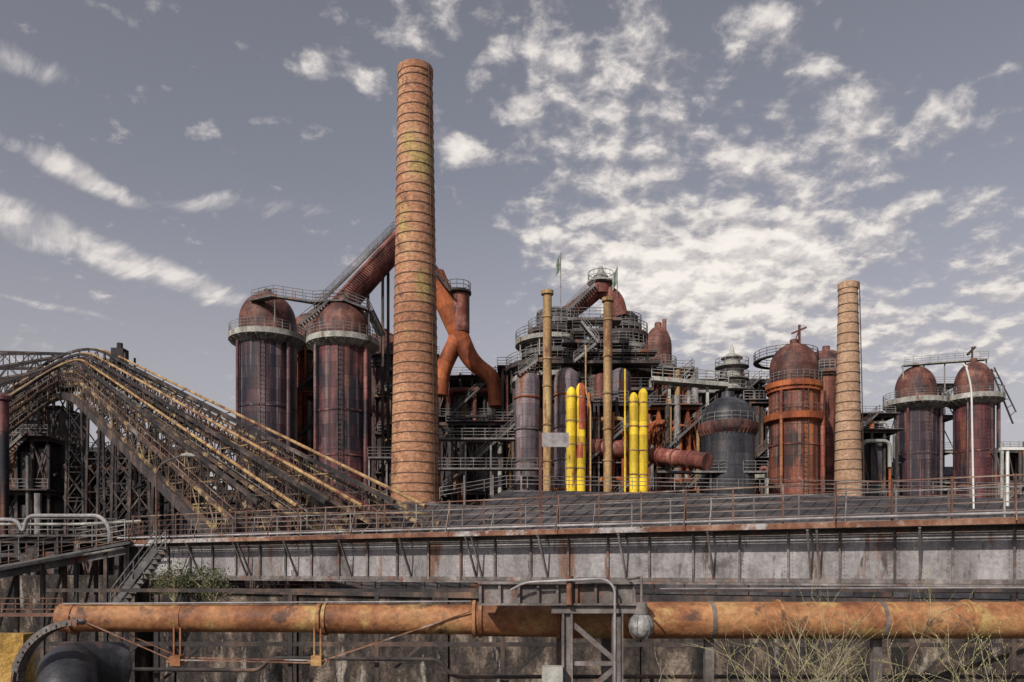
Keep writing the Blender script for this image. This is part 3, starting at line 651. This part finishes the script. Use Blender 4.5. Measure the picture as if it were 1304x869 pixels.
mb=MB();mb.beam(bp(S0,-1.4,ZT+.12),bp(S1,-1.4,ZT+.12),3.1,.1)
for k in range(5): mb.beam(bp(S0,.3+k*.16,ZT+.13),bp(S1,.3+k*.16,ZT+.13),.03,.05)
mb.make("deck",M['darkgrey'],th)
mb=MB();mb.beam(bp(S0,1.08,ZT+.1),bp(S1,1.08,ZT+.1),.06,.2);mb.make("edge_channel",M['rustedge'],th)
mb=MB();mb.tube([bp(S0-1,1.2,ZT+.33),bp(S1,1.2,ZT+.33)],.045,8);mb.make("kerb_pipe",M['palepipe'],th)
for off,mt in ((1.0,'railrust'),(-2.9,'rail')):
    mb=MB()
    for k in range(1,6): mb.beam(bp(S0,off,ZT+.16+k*.27),bp(S1,off,ZT+.16+k*.27),.045 if k==5 else .022)
    mb.make("handrail",M[mt],th)
    s=S0+.05;i=0
    while s<S1 and i<34:
        mb=MB();mb.beam(bp(s,off,ZT+.1),bp(s,off,ZT+1.56),.055);
        if i%3==0: mb.beam(bp(s,off,ZT+1.2),bp(s,off+.35,ZT+.1),.035)
        mb.make("rail_post",M[mt],th);s+=1.72;i+=1
mb=MB();s=S0+1
mb.beam(bp(S0,-2.2,ZB+.9),bp(S1,-2.2,ZB+.9),.1,1.8)
while s<S1: mb.beam(bp(s,-.1,ZB+.3),bp(s,-2.2,ZB+.3),.2,.35);s+=1.72
mb.make("cross_beam",M['dark'],th)
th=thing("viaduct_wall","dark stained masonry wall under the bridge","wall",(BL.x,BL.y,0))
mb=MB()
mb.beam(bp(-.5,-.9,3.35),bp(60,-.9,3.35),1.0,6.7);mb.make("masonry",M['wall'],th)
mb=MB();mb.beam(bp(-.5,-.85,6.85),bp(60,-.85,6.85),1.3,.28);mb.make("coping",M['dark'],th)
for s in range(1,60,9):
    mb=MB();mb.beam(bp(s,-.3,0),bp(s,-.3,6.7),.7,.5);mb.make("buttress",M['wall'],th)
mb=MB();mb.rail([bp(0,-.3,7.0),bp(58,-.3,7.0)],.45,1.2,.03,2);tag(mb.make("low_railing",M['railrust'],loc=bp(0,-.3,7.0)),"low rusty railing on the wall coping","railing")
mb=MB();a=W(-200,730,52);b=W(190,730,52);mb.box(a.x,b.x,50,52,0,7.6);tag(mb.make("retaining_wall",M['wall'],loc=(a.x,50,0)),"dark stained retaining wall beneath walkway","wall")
th=thing("access_walkway","grey railed access walkway joining the bridge","walkway",(-24,43,0))
P=[bp(-.4,.9,9.45),W(110,703,43),W(40,716,41),W(-80,738,38)]
mb=MB()
for i in range(3): mb.beam(P[i],P[i+1],2.2,.16)
mb.make("deck",M['darkgrey'],th)
for o in (-1.05,1.05):
    mb=MB();mb.rail([p+V((0,o,.1)) for p in P],1.15,.9,.04,4);mb.make("railing",M['rail' if o<0 else 'railrust'],th)
mb=MB()
for i in range(3): mb.beam(P[i]+V((0,-1,-.45)),P[i+1]+V((0,-1,-.45)),.1,.4)
mb.tube([P[0]+V((0,-1.2,-.3)),P[1]+V((0,-1.2,-.3)),P[2]+V((0,-1.2,-.3)),P[3]+V((0,-1.2,-.3))],.07,8)
mb.make("edge_girder",M['darkgrey'],th)
for p in (P[0].lerp(P[1],.4),P[1],P[1].lerp(P[2],.6),P[2].lerp(P[3],.3)):
    mb=MB()
    for o in (-1,1): mb.beam(V((p.x,p.y+o,0)),p+V((0,o,-.1)),.18)
    mb.beam(V((p.x,p.y-1,4)),V((p.x,p.y+1,p.z-.2)),.1)
    mb.make("support_post",M['dark'],th)
mb=MB();mb.stair(W(148,775,41),W(205,700,41),1.1);tag(mb.make("steel_stair",M['darkgrey'],loc=W(148,775,41)),"steel stair climbing to the bridge end","stairs")
mb=MB();p=bp(-.7,1.15,0);mb.beam(V((p.x,p.y,0)),V((p.x,p.y,9.5)),.2);mb.tube(bend([V((p.x,p.y-.2,0)),V((p.x,p.y-.2,9.3)),bp(1.5,1.3,9.3)],.5),.07,8);tag(mb.make("corner_post",M['palepipe'],loc=(p.x,p.y,0)),"pale corner post at the bridge end","post")
pipe("steam_pipe","pale insulated steam pipe with bends",[W(-60,662,50),W(22,662,50),W(30,680,50),W(34,657,50),W(128,657,50),W(140,672,50),W(140,690,50)],.13,M['palepipe'],.7,10)
pipe("steam_pipe","pale insulated steam pipe behind the walkway",[W(-60,668,53),W(100,668,53),W(180,664,53)],.1,M['pale'],.7,10)
frame(-80,150,688,54,5,2,9,"dark low structure with pipes under walkway",('dark','darkgrey','clad'),cl=.6,npipe=10,stairs=False)
th=thing("sign_mast","rusty post carrying a blank pale panel","sign",bp(24.2,-2.2,9.5))
p=W(688,672,35);q=W(688,550,35)
mb=MB();mb.beam(p-V((0,0,.3)),q,.13);mb.beam(q-V((0,0,.1)),W(712,551,35),.05);mb.make("post",M['redpipe'],th)
mb=MB();a=W(690,552,35);b=W(724,570,35);mb.box(a.x,b.x,34.85,34.9,b.z,a.z);mb.make("panel",M['palepipe'],th)
def lamp(px,y0,y1,D,label,reach,mat='darkgrey'):
    p=W(px,y0,D);q=W(px,y1,D);th=thing("street_lamp",label,"street lamp",p,None)
    mb=MB();mb.tube(bend([p,q,q+V((reach,0,.5))],abs(reach)*.9,10),.05,8);mb.make("pole",M[mat],th)
    h=q+V((reach,0,.5));mb=MB();sx=1 if reach>0 else -1
    mb.tube([h-V((sx*.1,0,0)),h+V((sx*.15,0,.02)),h+V((sx*.45,0,0)),h+V((sx*.7,0,-.05))],[.05,.11,.12,.04],10);mb.make("lamp_head",M['pale'],th)
lamp(199,690,592,42,"grey street lamp with curved arm",1.4)
th=thing("lamp_mast","tall thin white mast with bent top","mast",W(1240,632,58));
mb=MB();mb.tube(bend([W(1240,650,58),W(1237,492,58),W(1230,466,58)],1.2),.07,10);mb.make("pole",M['white'],th)
mb=MB();h=W(1230,466,58);mb.tube([h+V((.1,0,-.1)),h+V((-.3,0,.15))],[.1,.06],8);mb.make("lamp_head",M['white'],th)
mb=MB();mb.tube([W(1283,650,60),W(1283,572,60)],.12,12);mb.beam(W(1274,572,60),W(1310,572,60),.4,.2);tag(mb.make("white_post",M['white'],loc=W(1283,640,60)),"short white post with cross beam","post")
mb=MB();mb.beam(W(1262,470,126),W(1290,540,126),.2);mb.beam(W(1266,468,126),W(1294,525,126),.16)
for k in range(7):
    t=k/7;mb.beam(W(1262,470,126).lerp(W(1290,540,126),t),W(1266,468,126).lerp(W(1294,525,126),t+.12),.1)
mb.beam(W(1232,452,126),W(1242,442,126),.35);mb.beam(W(1238,470,126),W(1238,442,126),.2)
tag(mb.make("derrick_arm",M['dark'],loc=W(1262,470,126)),"rusty lattice derrick arm on stove top","crane")

# ---------------------------------------------------------------- foreground pipe line
D=20
th=thing("gas_pipeline","long orange rusty horizontal gas pipeline","pipe",W(100,788,D))
mb=MB();mb.tube([W(78,787,D),W(84,787,D),W(415,788,D)],[.36,.355,.355],28);mb.make("pipe_section",M['pipe'],th)
mb=MB();mb.tube([W(415,788,D),W(605,789,D)],.385,28);mb.make("pipe_section",M['pipe'],th)
mb=MB();mb.tube([W(605,789,D),W(710,790,D)],.43,28);mb.make("pipe_section",M['pipe'],th)
mb=MB();mb.tube([W(710,790,D),W(1500,790,D)],.47,28);mb.make("pipe_section",M['pipe'],th)
for px,r in ((96,.4),(415,.42),(604,.48),(612,.48),(710,.52),(990,.5),(1230,.5)):
    mb=MB();p=W(px,788.5,D);mb.tube([p-V((.04,0,0)),p+V((.04,0,0))],r,28);mb.make("flange",M['pipe'],th)
mb=MB();mb.tube([W(80,769,D-.2),W(420,767,D-.2),W(600,766,D-.2)],.02,6);mb.make("tracer_pipe",M['palepipe'],th)
mb=MB();mb.tube([W(840,750,D),W(1500,748,D)],.02,6);mb.make("tracer_pipe",M['palepipe'],th)
for px in (232,408):
    mb=MB();p=W(px,788,D)
    mb.tube([p-V((.05,0,0)),p+V((.05,0,0))],.375 if px<300 else .41,24)
    mb.beam(p+V((-.08,-.3,-.2)),p+V((-.08,-.3,-.9)),.04);mb.beam(p+V((.08,-.3,-.2)),p+V((.08,-.3,-.9)),.04);mb.box(p.x-.13,p.x+.13,D-.45,D-.15,p.z-1.15,p.z-.9);mb.beam(p+V((-.25,-.3,-1.05)),p+V((.25,-.3,-1.05)),.06)
    mb.make("hanger",M['pipe'],th)
for o in (-.42,.1):
    mb=MB()
    q=[W(100,782,D),W(228,838,D),W(408,842,D),W(600,778,D)]
    for i in range(3): mb.beam(q[i]+V((0,o,0)),q[i+1]+V((0,o,0)),.03)
    mb.make("tension_rod",M['rustedge'],th)
for px in (905,1120,1330):
    mb=MB();p=W(px,790,D);mb.tube([p-V((.05,0,0)),p+V((.05,0,0))],.49,24);mb.beam(V((p.x,p.y+.2,0)),V((p.x,p.y+.2,p.z-.4)),.22);mb.make("support_leg",M['webdark'],th)
th=thing("lower_pipe_rack","dark pipe rack running under the bridge","pipe rack",(0,23,0))
mb=MB()
for px in (120,200,370,480,640,830,1010,1160,1290,1400):
    p=W(px,760,23);mb.beam(V((p.x,23,0)),V((p.x,23,7.25)),.12)
    if px%20==0: mb.beam(V((p.x,23,4.6)),V((p.x+1.3,23,5.8)),.08)
mb.beam(W(60,752,23),W(1450,752,23),.08,.1);mb.beam(W(60,820,23),W(1450,822,23),.1,.12);mb.make("steel_rack",M['dark'],th)
mb=MB();mb.tube(bend([W(130,852,22.7),W(330,854,22.7),W(345,838,22.7),W(560,840,22.7),W(575,862,22.7),W(1450,862,22.7)],.4),.06,10);mb.make("service_pipe",M['dark'],th)
D=18.8
th=thing("support_trestle","dark riveted steel trestle carrying the pipeline","trestle",W(752,869,D)-V((0,0,W(752,869,D).z)))
mb=MB()
for px in (722,786):
    p=W(px,778,D);mb.beam(V((p.x,p.y,0)),p,.24,.08);mb.beam(V((p.x-.1,p.y,0)),p+V((-.1,0,0)),.05,.26);mb.beam(V((p.x+.1,p.y,0)),p+V((.1,0,0)),.05,.26)
    mb.beam(V((p.x,p.y+2.2,0)),p+V((0,2.2,0)),.25)
mb.beam(W(702,775,D),W(808,775,D),.3,.22);mb.beam(W(722,845,D),W(786,845,D),.1,.1)
mb.beam(W(724,790,D),W(784,842,D),.09,.12);mb.beam(W(724,869,D)+V((0,0,-.6)),W(784,850,D),.09,.12)
mb.make("leg_frame",M['webdark'],th)
mb=MB();a=W(612,744,D);b=W(806,768,D);mb.box(a.x,b.x,D-.1,D+.3,b.z,a.z);mb.box(a.x-.05,b.x+.05,D-.25,D+.5,a.z,a.z+.06);mb.box(a.x-.05,b.x+.05,D-.25,D+.5,b.z-.05,b.z-.002)
for k in range(9):
    x=a.x+(b.x-a.x)*k/8;mb.box(x-.03,x+.03,D-.2,D-.1,b.z,a.z)
mb.make("cap_beam",M['webdark'],th)
mb=MB();p=W(725,735,D-.3);mb.tube([p,p-V((0,0,.65))],.07,12);mb.tube([p+V((0,0,.02)),p-V((0,0,.05))],.1,12);mb.make("stub_pipe",M['rustedge'],th)
pipe("conduit","grey steam conduit bending down the trestle",[W(650,752,18.4),W(668,742,18.4),W(770,737,18.4),W(783,748,18.4),W(783,869,18.4),W(783,1100,18.4)],.03,M['palepipe'],.25,10)
mb=MB();mb.box(W(690,0,18.5).x,W(716,0,18.5).x,18.3,18.6,0,W(0,848,18.5).z);tag(mb.make("control_cabinet",M['pale'],loc=(W(703,0,18.5).x,18.45,0)),"pale grey steel cabinet beside the trestle","cabinet")
p=W(817,768,17.5);th=thing("hanging_lamp","dusty bulb shaped hanging works lamp","lamp",p)
mb=MB();z0=p.z;mb.lathe(p.x,p.y,[(.03,z0+.02),(.12,z0),(.13,z0-.12),(.17,z0-.2),(.17,z0-.25),(.1,z0-.25)],20);mb.tube([p,W(817,740,17.5)],.03,8);mb.tube(bend([W(817,740,17.5),W(817,735,17.5),W(800,738,18.5)],.1),.03,8);mb.make("lamp_cap",M['webdark'],th)
mb=MB();mb.lathe(p.x,p.y,[(.15,z0-.25),(.235,z0-.36),(.27,z0-.5),(.25,z0-.64),(.17,z0-.75),(.02,z0-.8)],24);mb.make("glass_bowl",M['glass'],th)
mb=MB()
for k in range(6):
    a=k*math.pi/3;q=[(.16,-.25),(.25,-.36),(.285,-.5),(.262,-.65),(.18,-.77),(.0,-.82)]
    for i in range(5): mb.beam(p+V((math.cos(a)*q[i][0],math.sin(a)*q[i][0],q[i][1])),p+V((math.cos(a)*q[i+1][0],math.sin(a)*q[i+1][0],q[i+1][1])),.012)
mb.make("wire_guard",M['webdark'],th)

# lower left flanged pipe end
th=thing("flanged_pipe_end","black cast pipe bend with curved bolted flange","pipe",W(75,869,18.5))
mb=MB();mb.tube(bend([W(150,850,20.6),W(90,850,19.6),W(84,862,18.8),W(88,900,18.4),W(88,1100,18.4)],1.0,9),.66,28);mb.make("pipe_body",M['black'],th)
mb=MB();c=W(96,872,17.95)
for k in range(24):
    a0=math.radians(88+k*5);a1=math.radians(93.3+k*5)
    for rr,yy in ((1.42,0),(1.42,.3)):
        mb.beam(c+V((math.cos(a0)*rr,yy,math.sin(a0)*rr)),c+V((math.cos(a1)*rr,yy,math.sin(a1)*rr)),.05,.14)
    mb.beam(c+V((math.cos(a0)*1.4,.15,math.sin(a0)*1.4)),c+V((math.cos(a1)*1.4,.15,math.sin(a1)*1.4)),.26,.05)
    if k%2==0: mb.beam(c+V((math.cos(a0)*1.42,-.06,math.sin(a0)*1.42)),c+V((math.cos(a0)*1.42,.36,math.sin(a0)*1.42)),.04)
mb.make("flange_ring",M['webdark'],th)
mb=MB();a=W(-200,806,21.5);b=W(44,806,21.5);mb.box(a.x,b.x,21,21.5,0,a.z);tag(mb.make("yellow_brick_wall",M['ybrick'],loc=(b.x,21,0)),"stained yellow masonry wall stub","wall")
mb=MB();mb.rail([W(-60,783,24),W(80,783,24)],.5,.5,.03,3);mb.beam(W(-60,783,24),W(80,783,24),.3,.1);tag(mb.make("low_fence",M['railrust'],loc=W(-60,783,24)),"low rusty fence above the yellow wall","fence")

# ---------------------------------------------------------------- bare shrubs (twigs and buds share one crown mesh)
def shrub_mesh(seed,H):
    rnd=random.Random(seed);st=MB();bd=MB()
    def go(p,d,L,r,lv):
        n=4;q=p;pts=[p]
        for i in range(n):
            d=(d+V((rnd.gauss(0,.12),rnd.gauss(0,.12),rnd.gauss(.0,.06)))).normalized();q=q+d*L/n;pts.append(q)
        st.tube(pts,[r*(1-.5*i/n) for i in range(n+1)],4 if r>.008 else 3,False)
        if lv>=1:
            for k in range(6):
                t=rnd.random();i=int(t*n);c=pts[i].lerp(pts[min(n,i+1)],t*n-i)
                s=rnd.uniform(.004,.009)
                m=len(bd.v);bd.v+=[c+V((s,0,0)),c+V((-s*.5,s*.8,0)),c+V((-s*.5,-s*.8,0)),c+V((0,0,s*2.0)),c-V((0,0,s*1.2))]
                for f in ((0,1,3),(1,2,3),(2,0,3),(1,0,4),(2,1,4),(0,2,4)): bd.face([m+j for j in f])
        if lv<2:
            for k in range(rnd.randint(3,5)):
                i=rnd.randint(1,n);a=rnd.uniform(0,6.28);sp=rnd.uniform(.5,1.1)
                nd=(d+V((math.cos(a)*sp,math.sin(a)*sp,rnd.uniform(-.1,.4)))).normalized()
                go(pts[i],nd,L*rnd.uniform(.35,.7),r*.6,lv+1)
    for k in range(6):
        a=rnd.uniform(0,6.28);base=V((math.cos(a)*.25,math.sin(a)*.25,0));top=V((math.cos(a)*rnd.uniform(.4,2.1),math.sin(a)*rnd.uniform(.4,1.2),H*rnd.uniform(.62,.78)))
        st.tube([base,base.lerp(top,.5)+V((rnd.gauss(0,.1),0,0)),top],[.03,.018,.010],5,False)
        go(top,(top-base).normalized()+V((rnd.gauss(0,.6),rnd.gauss(0,.25),0)),H*.25,.0088,0)
    return st,bd
protos=[]
places=[(895,13.6,6.7),(985,12.8,6.95),(1075,12.6,7.1),(1150,13.6,6.9),(1225,13.0,7.05),(1300,12.6,6.9)]
for i,(px,D,H) in enumerate(places):
    x=(px-652)*D/1000
    if i<3:
        st,bd=shrub_mesh(20+i,7.5);nf=len(st.f);n=len(st.v)
        st.v+=bd.v
        for f in bd.f: st.face([n+j for j in f])
        o=st.make("bare_shrub",M['twig'],None,(0,0,0),smooth=False);o.data.materials.append(M['bud'])
        o.data.polygons.foreach_set("material_index",[0]*nf+[1]*(len(st.f)-nf));o.data.update()
        protos.append(o)
        tag(o,"leafless pale shrub with tiny yellow green buds","shrub","bare shrubs in front of the pipeline")
    else:
        o=protos[i%3].copy();scene.collection.objects.link(o);o.rotation_euler=(0,0,1.3*i)
    o.location=(x,D,0);o.scale=(1,1,H/7.5)
def bush(px,y,D,rx,rz,label):
    p=W(px,y,D);th=thing("green_bush",label,"bush",p-V((0,0,rz)),"green bushes on the wall")
    br=MB();lf=MB()
    for k in range(30):
        a=U(0,6.28);e=U(.1,1);q=p+V((math.cos(a)*rx*e,math.sin(a)*rx*.5*e,U(-.6,1)*rz*(1.2-e*.5)))
        br.tube([p-V((0,0,rz)),p.lerp(q,.5)-V((0,0,rz*.3)),q],[.03,.02,.008],4,False)
        for j in range(50):
            c=q+V((random.gauss(0,.2),random.gauss(0,.2),random.gauss(0,.18)));u=V((random.gauss(0,1),random.gauss(0,1),random.gauss(0,1))).normalized()*U(.03,.07);w=u.cross(V((random.gauss(0,1),random.gauss(0,1),random.gauss(0,1)))).normalized()*U(.02,.035)
            n=len(lf.v);lf.v+=[c-u,c+w,c+u,c-w];lf.face([n,n+1,n+2,n+3])
    br.make("branches",M['twig'],th);lf.make("leaves",M['leaf'],th,smooth=False)
bush(222,744,35,1.0,.8,"small green bush growing beneath the bridge end")
bush(272,748,34.5,1.1,.8,"straggly dark green bush on the wall")

# ---------------------------------------------------------------- world
SUN_EL=math.radians(36); SUN_AZ=math.radians(212) # compass from +Y clockwise
w=bpy.data.worlds.new("World");scene.world=w;w.use_nodes=True;nt=w.node_tree;N=nt.nodes;Lk=nt.links.new
bg=N["Background"];bg.inputs["Strength"].default_value=.1
sky=N.new("ShaderNodeTexSky");sky.sky_type='NISHITA';sky.sun_disc=False;sky.sun_elevation=SUN_EL;sky.sun_rotation=SUN_AZ;sky.dust_density=2.5
hs=N.new("ShaderNodeHueSaturation");hs.inputs["Saturation"].default_value=.34;hs.inputs["Value"].default_value=.92;Lk(sky.outputs[0],hs.inputs["Color"])
ti=N.new("ShaderNodeMixRGB");ti.blend_type='MULTIPLY';ti.inputs[0].default_value=1;ti.inputs[2].default_value=(1.0,.965,1.03,1);Lk(hs.outputs[0],ti.inputs[1])
def MA(op,a,b=None,c=None,cl=False):
    n=N.new("ShaderNodeMath");n.operation=op;n.use_clamp=cl
    for i,vv in enumerate((a,b,c)):
        if vv is None: continue
        if isinstance(vv,(int,float)): n.inputs[i].default_value=vv
        else: Lk(vv,n.inputs[i])
    return n.outputs[0]
def VM(op,a,b=None):
    n=N.new("ShaderNodeVectorMath");n.operation=op
    for i,vv in enumerate((a,b)):
        if vv is None: continue
        if isinstance(vv,tuple): n.inputs[i].default_value=vv
        else: Lk(vv,n.inputs[i])
    return n
def MR(src,a,b,c,d,t='SMOOTHSTEP'):
    n=N.new("ShaderNodeMapRange");n.interpolation_type=t
    for i,vv in zip((1,2,3,4),(a,b,c,d)): n.inputs[i].default_value=vv
    Lk(src,n.inputs[0]);return n.outputs[0]
K=.25
tc=N.new("ShaderNodeTexCoord");sp=N.new("ShaderNodeSeparateXYZ");Lk(tc.outputs["Generated"],sp.inputs[0])
zc=MA('ADD',MA('MAXIMUM',sp.outputs[2],0.0),K)
cb=N.new("ShaderNodeCombineXYZ");Lk(MA('DIVIDE',sp.outputs[0],zc),cb.inputs[0]);Lk(MA('DIVIDE',sp.outputs[1],zc),cb.inputs[1])
P0=cb.outputs[0]
def NZ(vec,scale,det,ro,dist=0,off=(0,0,0)):
    n=N.new("ShaderNodeTexNoise");n.inputs["Scale"].default_value=scale;n.inputs["Detail"].default_value=det;n.inputs["Roughness"].default_value=ro;n.inputs["Distortion"].default_value=dist
    Lk(VM('ADD',vec,off).outputs[0],n.inputs["Vector"]);return n
wn=NZ(P0,3.5,2,.6)
warp=VM('SUBTRACT',wn.outputs["Color"],(.5,.5,.5)).outputs[0]
sc=N.new("ShaderNodeVectorMath");sc.operation='SCALE';Lk(warp,sc.inputs[0]);sc.inputs["Scale"].default_value=.12
P=VM('ADD',P0,sc.outputs[0]).outputs[0]
def cp(px,py):
    a=(px-652)/1000;b=(725-py)/1000;n=math.sqrt(1+a*a+b*b);k=b+K*n;return Vector((a/k,1/k))
def masks(blobs):
    mask=None
    for (x,y,L,Wd,ang,wt) in blobs:
        a=math.radians(ang);c=cp(x,y);e1=cp(x+L*math.cos(a)*.5,y+L*math.sin(a)*.5)-c;e2=cp(x-Wd*math.sin(a)*.5,y+Wd*math.cos(a)*.5)-c
        e1*=2.5;e2*=2.8
        det=e1.x*e2.y-e1.y*e2.x
        r1=(e2.y/det,-e2.x/det,0);r2=(-e1.y/det,e1.x/det,0)
        q=VM('SUBTRACT',P,(c.x,c.y,0)).outputs[0]
        d1=VM('DOT_PRODUCT',q,r1).outputs["Value"];d2=VM('DOT_PRODUCT',q,r2).outputs["Value"]
        rr=MA('ADD',MA('MULTIPLY',d1,d1),MA('MULTIPLY',d2,d2))
        m=MR(rr,0,1.5,wt,0,'LINEAR')
        mask=m if mask is None else MA('MAXIMUM',mask,m)
    return mask
# broken altocumulus field
m1=masks([(610,10,180,50,10,.72),(740,110,180,75,45,.76),(850,210,200,95,35,.80),(910,355,180,75,8,1.5),
(1060,425,300,60,0,.88),(1050,215,150,60,-15,.72),(1140,160,80,35,-25,.74),(1040,110,60,30,10,.68),(960,45,60,30,0,.74),
(1250,390,140,50,-20,.84),(1110,325,80,28,-50,.76),(1265,275,60,35,0,.7),(440,98,58,16,8,.80),(575,178,50,20,10,.7)])
# thin streaky cirrus
m2=masks([(125,318,200,17,20,1.05),(95,222,110,14,24,1.0),(65,390,75,5,14,.8),(30,85,70,14,15,.7),(290,264,95,12,5,.68),(30,440,50,5,8,.6)])
def dens(off,det):
    a=NZ(P0,15,det,.6,.15,off).outputs["Fac"];b=NZ(P0,5.5,2,.5,.2,off).outputs["Fac"]
    return MA('ADD',MA('MULTIPLY',a,.7),MA('MULTIPLY',b,.3))
n0=dens((0,0,0),6);n1=dens((-.018,-.03,.0),2)
d1=MA('ADD',m1,MA('MULTIPLY',MA('SUBTRACT',n0,.5),4.4))
mpc=N.new("ShaderNodeMapping");mpc.vector_type='TEXTURE';mpc.inputs["Rotation"].default_value=(0,0,math.radians(-38));mpc.inputs["Scale"].default_value=(1,.3,1);Lk(P,mpc.inputs[0])
nw=NZ(mpc.outputs[0],6,5,.62,.3).outputs["Fac"]
d2=MA('ADD',m2,MA('MULTIPLY',MA('SUBTRACT',nw,.5),1.9))
c1=MR(d1,.30,1.1,0,1);c2=MA('MULTIPLY',MR(d2,.3,1.2,0,1),.88)
cover=MA('MAXIMUM',c1,c2)
shade=MR(MA('SUBTRACT',n0,n1),-.08,.09,0,1)
thick=MA('MAXIMUM',MR(d1,.5,1.8,0,1),MA('MULTIPLY',c2,.75))
cc=N.new("ShaderNodeMixRGB");Lk(MA('ADD',MA('MULTIPLY',shade,.42),MA('MULTIPLY',thick,.66),None,True),cc.inputs[0])
cc.inputs[1].default_value=(4.3,4.1,4.3,1);cc.inputs[2].default_value=(9.7,9.05,8.4,1)
hz=MR(sp.outputs[2],0,.46,.68,0)
mh=N.new("ShaderNodeMixRGB");Lk(hz,mh.inputs[0]);Lk(ti.outputs[0],mh.inputs[1]);mh.inputs[2].default_value=(5.0,4.7,4.8,1)
mx=N.new("ShaderNodeMixRGB");Lk(MA('MULTIPLY',cover,.95),mx.inputs[0]);Lk(mh.outputs[0],mx.inputs[1]);Lk(cc.outputs[0],mx.inputs[2])
Lk(mx.outputs[0],bg.inputs["Color"])
w.cycles.sampling_method='MANUAL';w.cycles.sample_map_resolution=256
sd=bpy.data.lights.new("Sun",'SUN');sd.energy=4.3;sd.angle=math.radians(.5);sd.color=(1,.91,.80)
so=bpy.data.objects.new("Sun",sd);scene.collection.objects.link(so)
dirv=V((math.sin(SUN_AZ)*math.cos(SUN_EL),math.cos(SUN_AZ)*math.cos(SUN_EL),math.sin(SUN_EL)))
so.rotation_euler=(-dirv).to_track_quat('-Z','Y').to_euler()
scene.view_settings.view_transform='Standard';scene.view_settings.look='None';scene.view_settings.exposure=0
cd=bpy.data.cameras.new("Camera");cam=bpy.data.objects.new("Camera",cd);scene.collection.objects.link(cam)
cam.location=(0,0,CAMH);cam.rotation_euler=(math.radians(90),0,0);cd.sensor_width=36;cd.lens=36*1000/1304;cd.shift_y=(725-434.5)/1304;cd.clip_end=8000;cd.clip_start=.1
scene.camera=cam
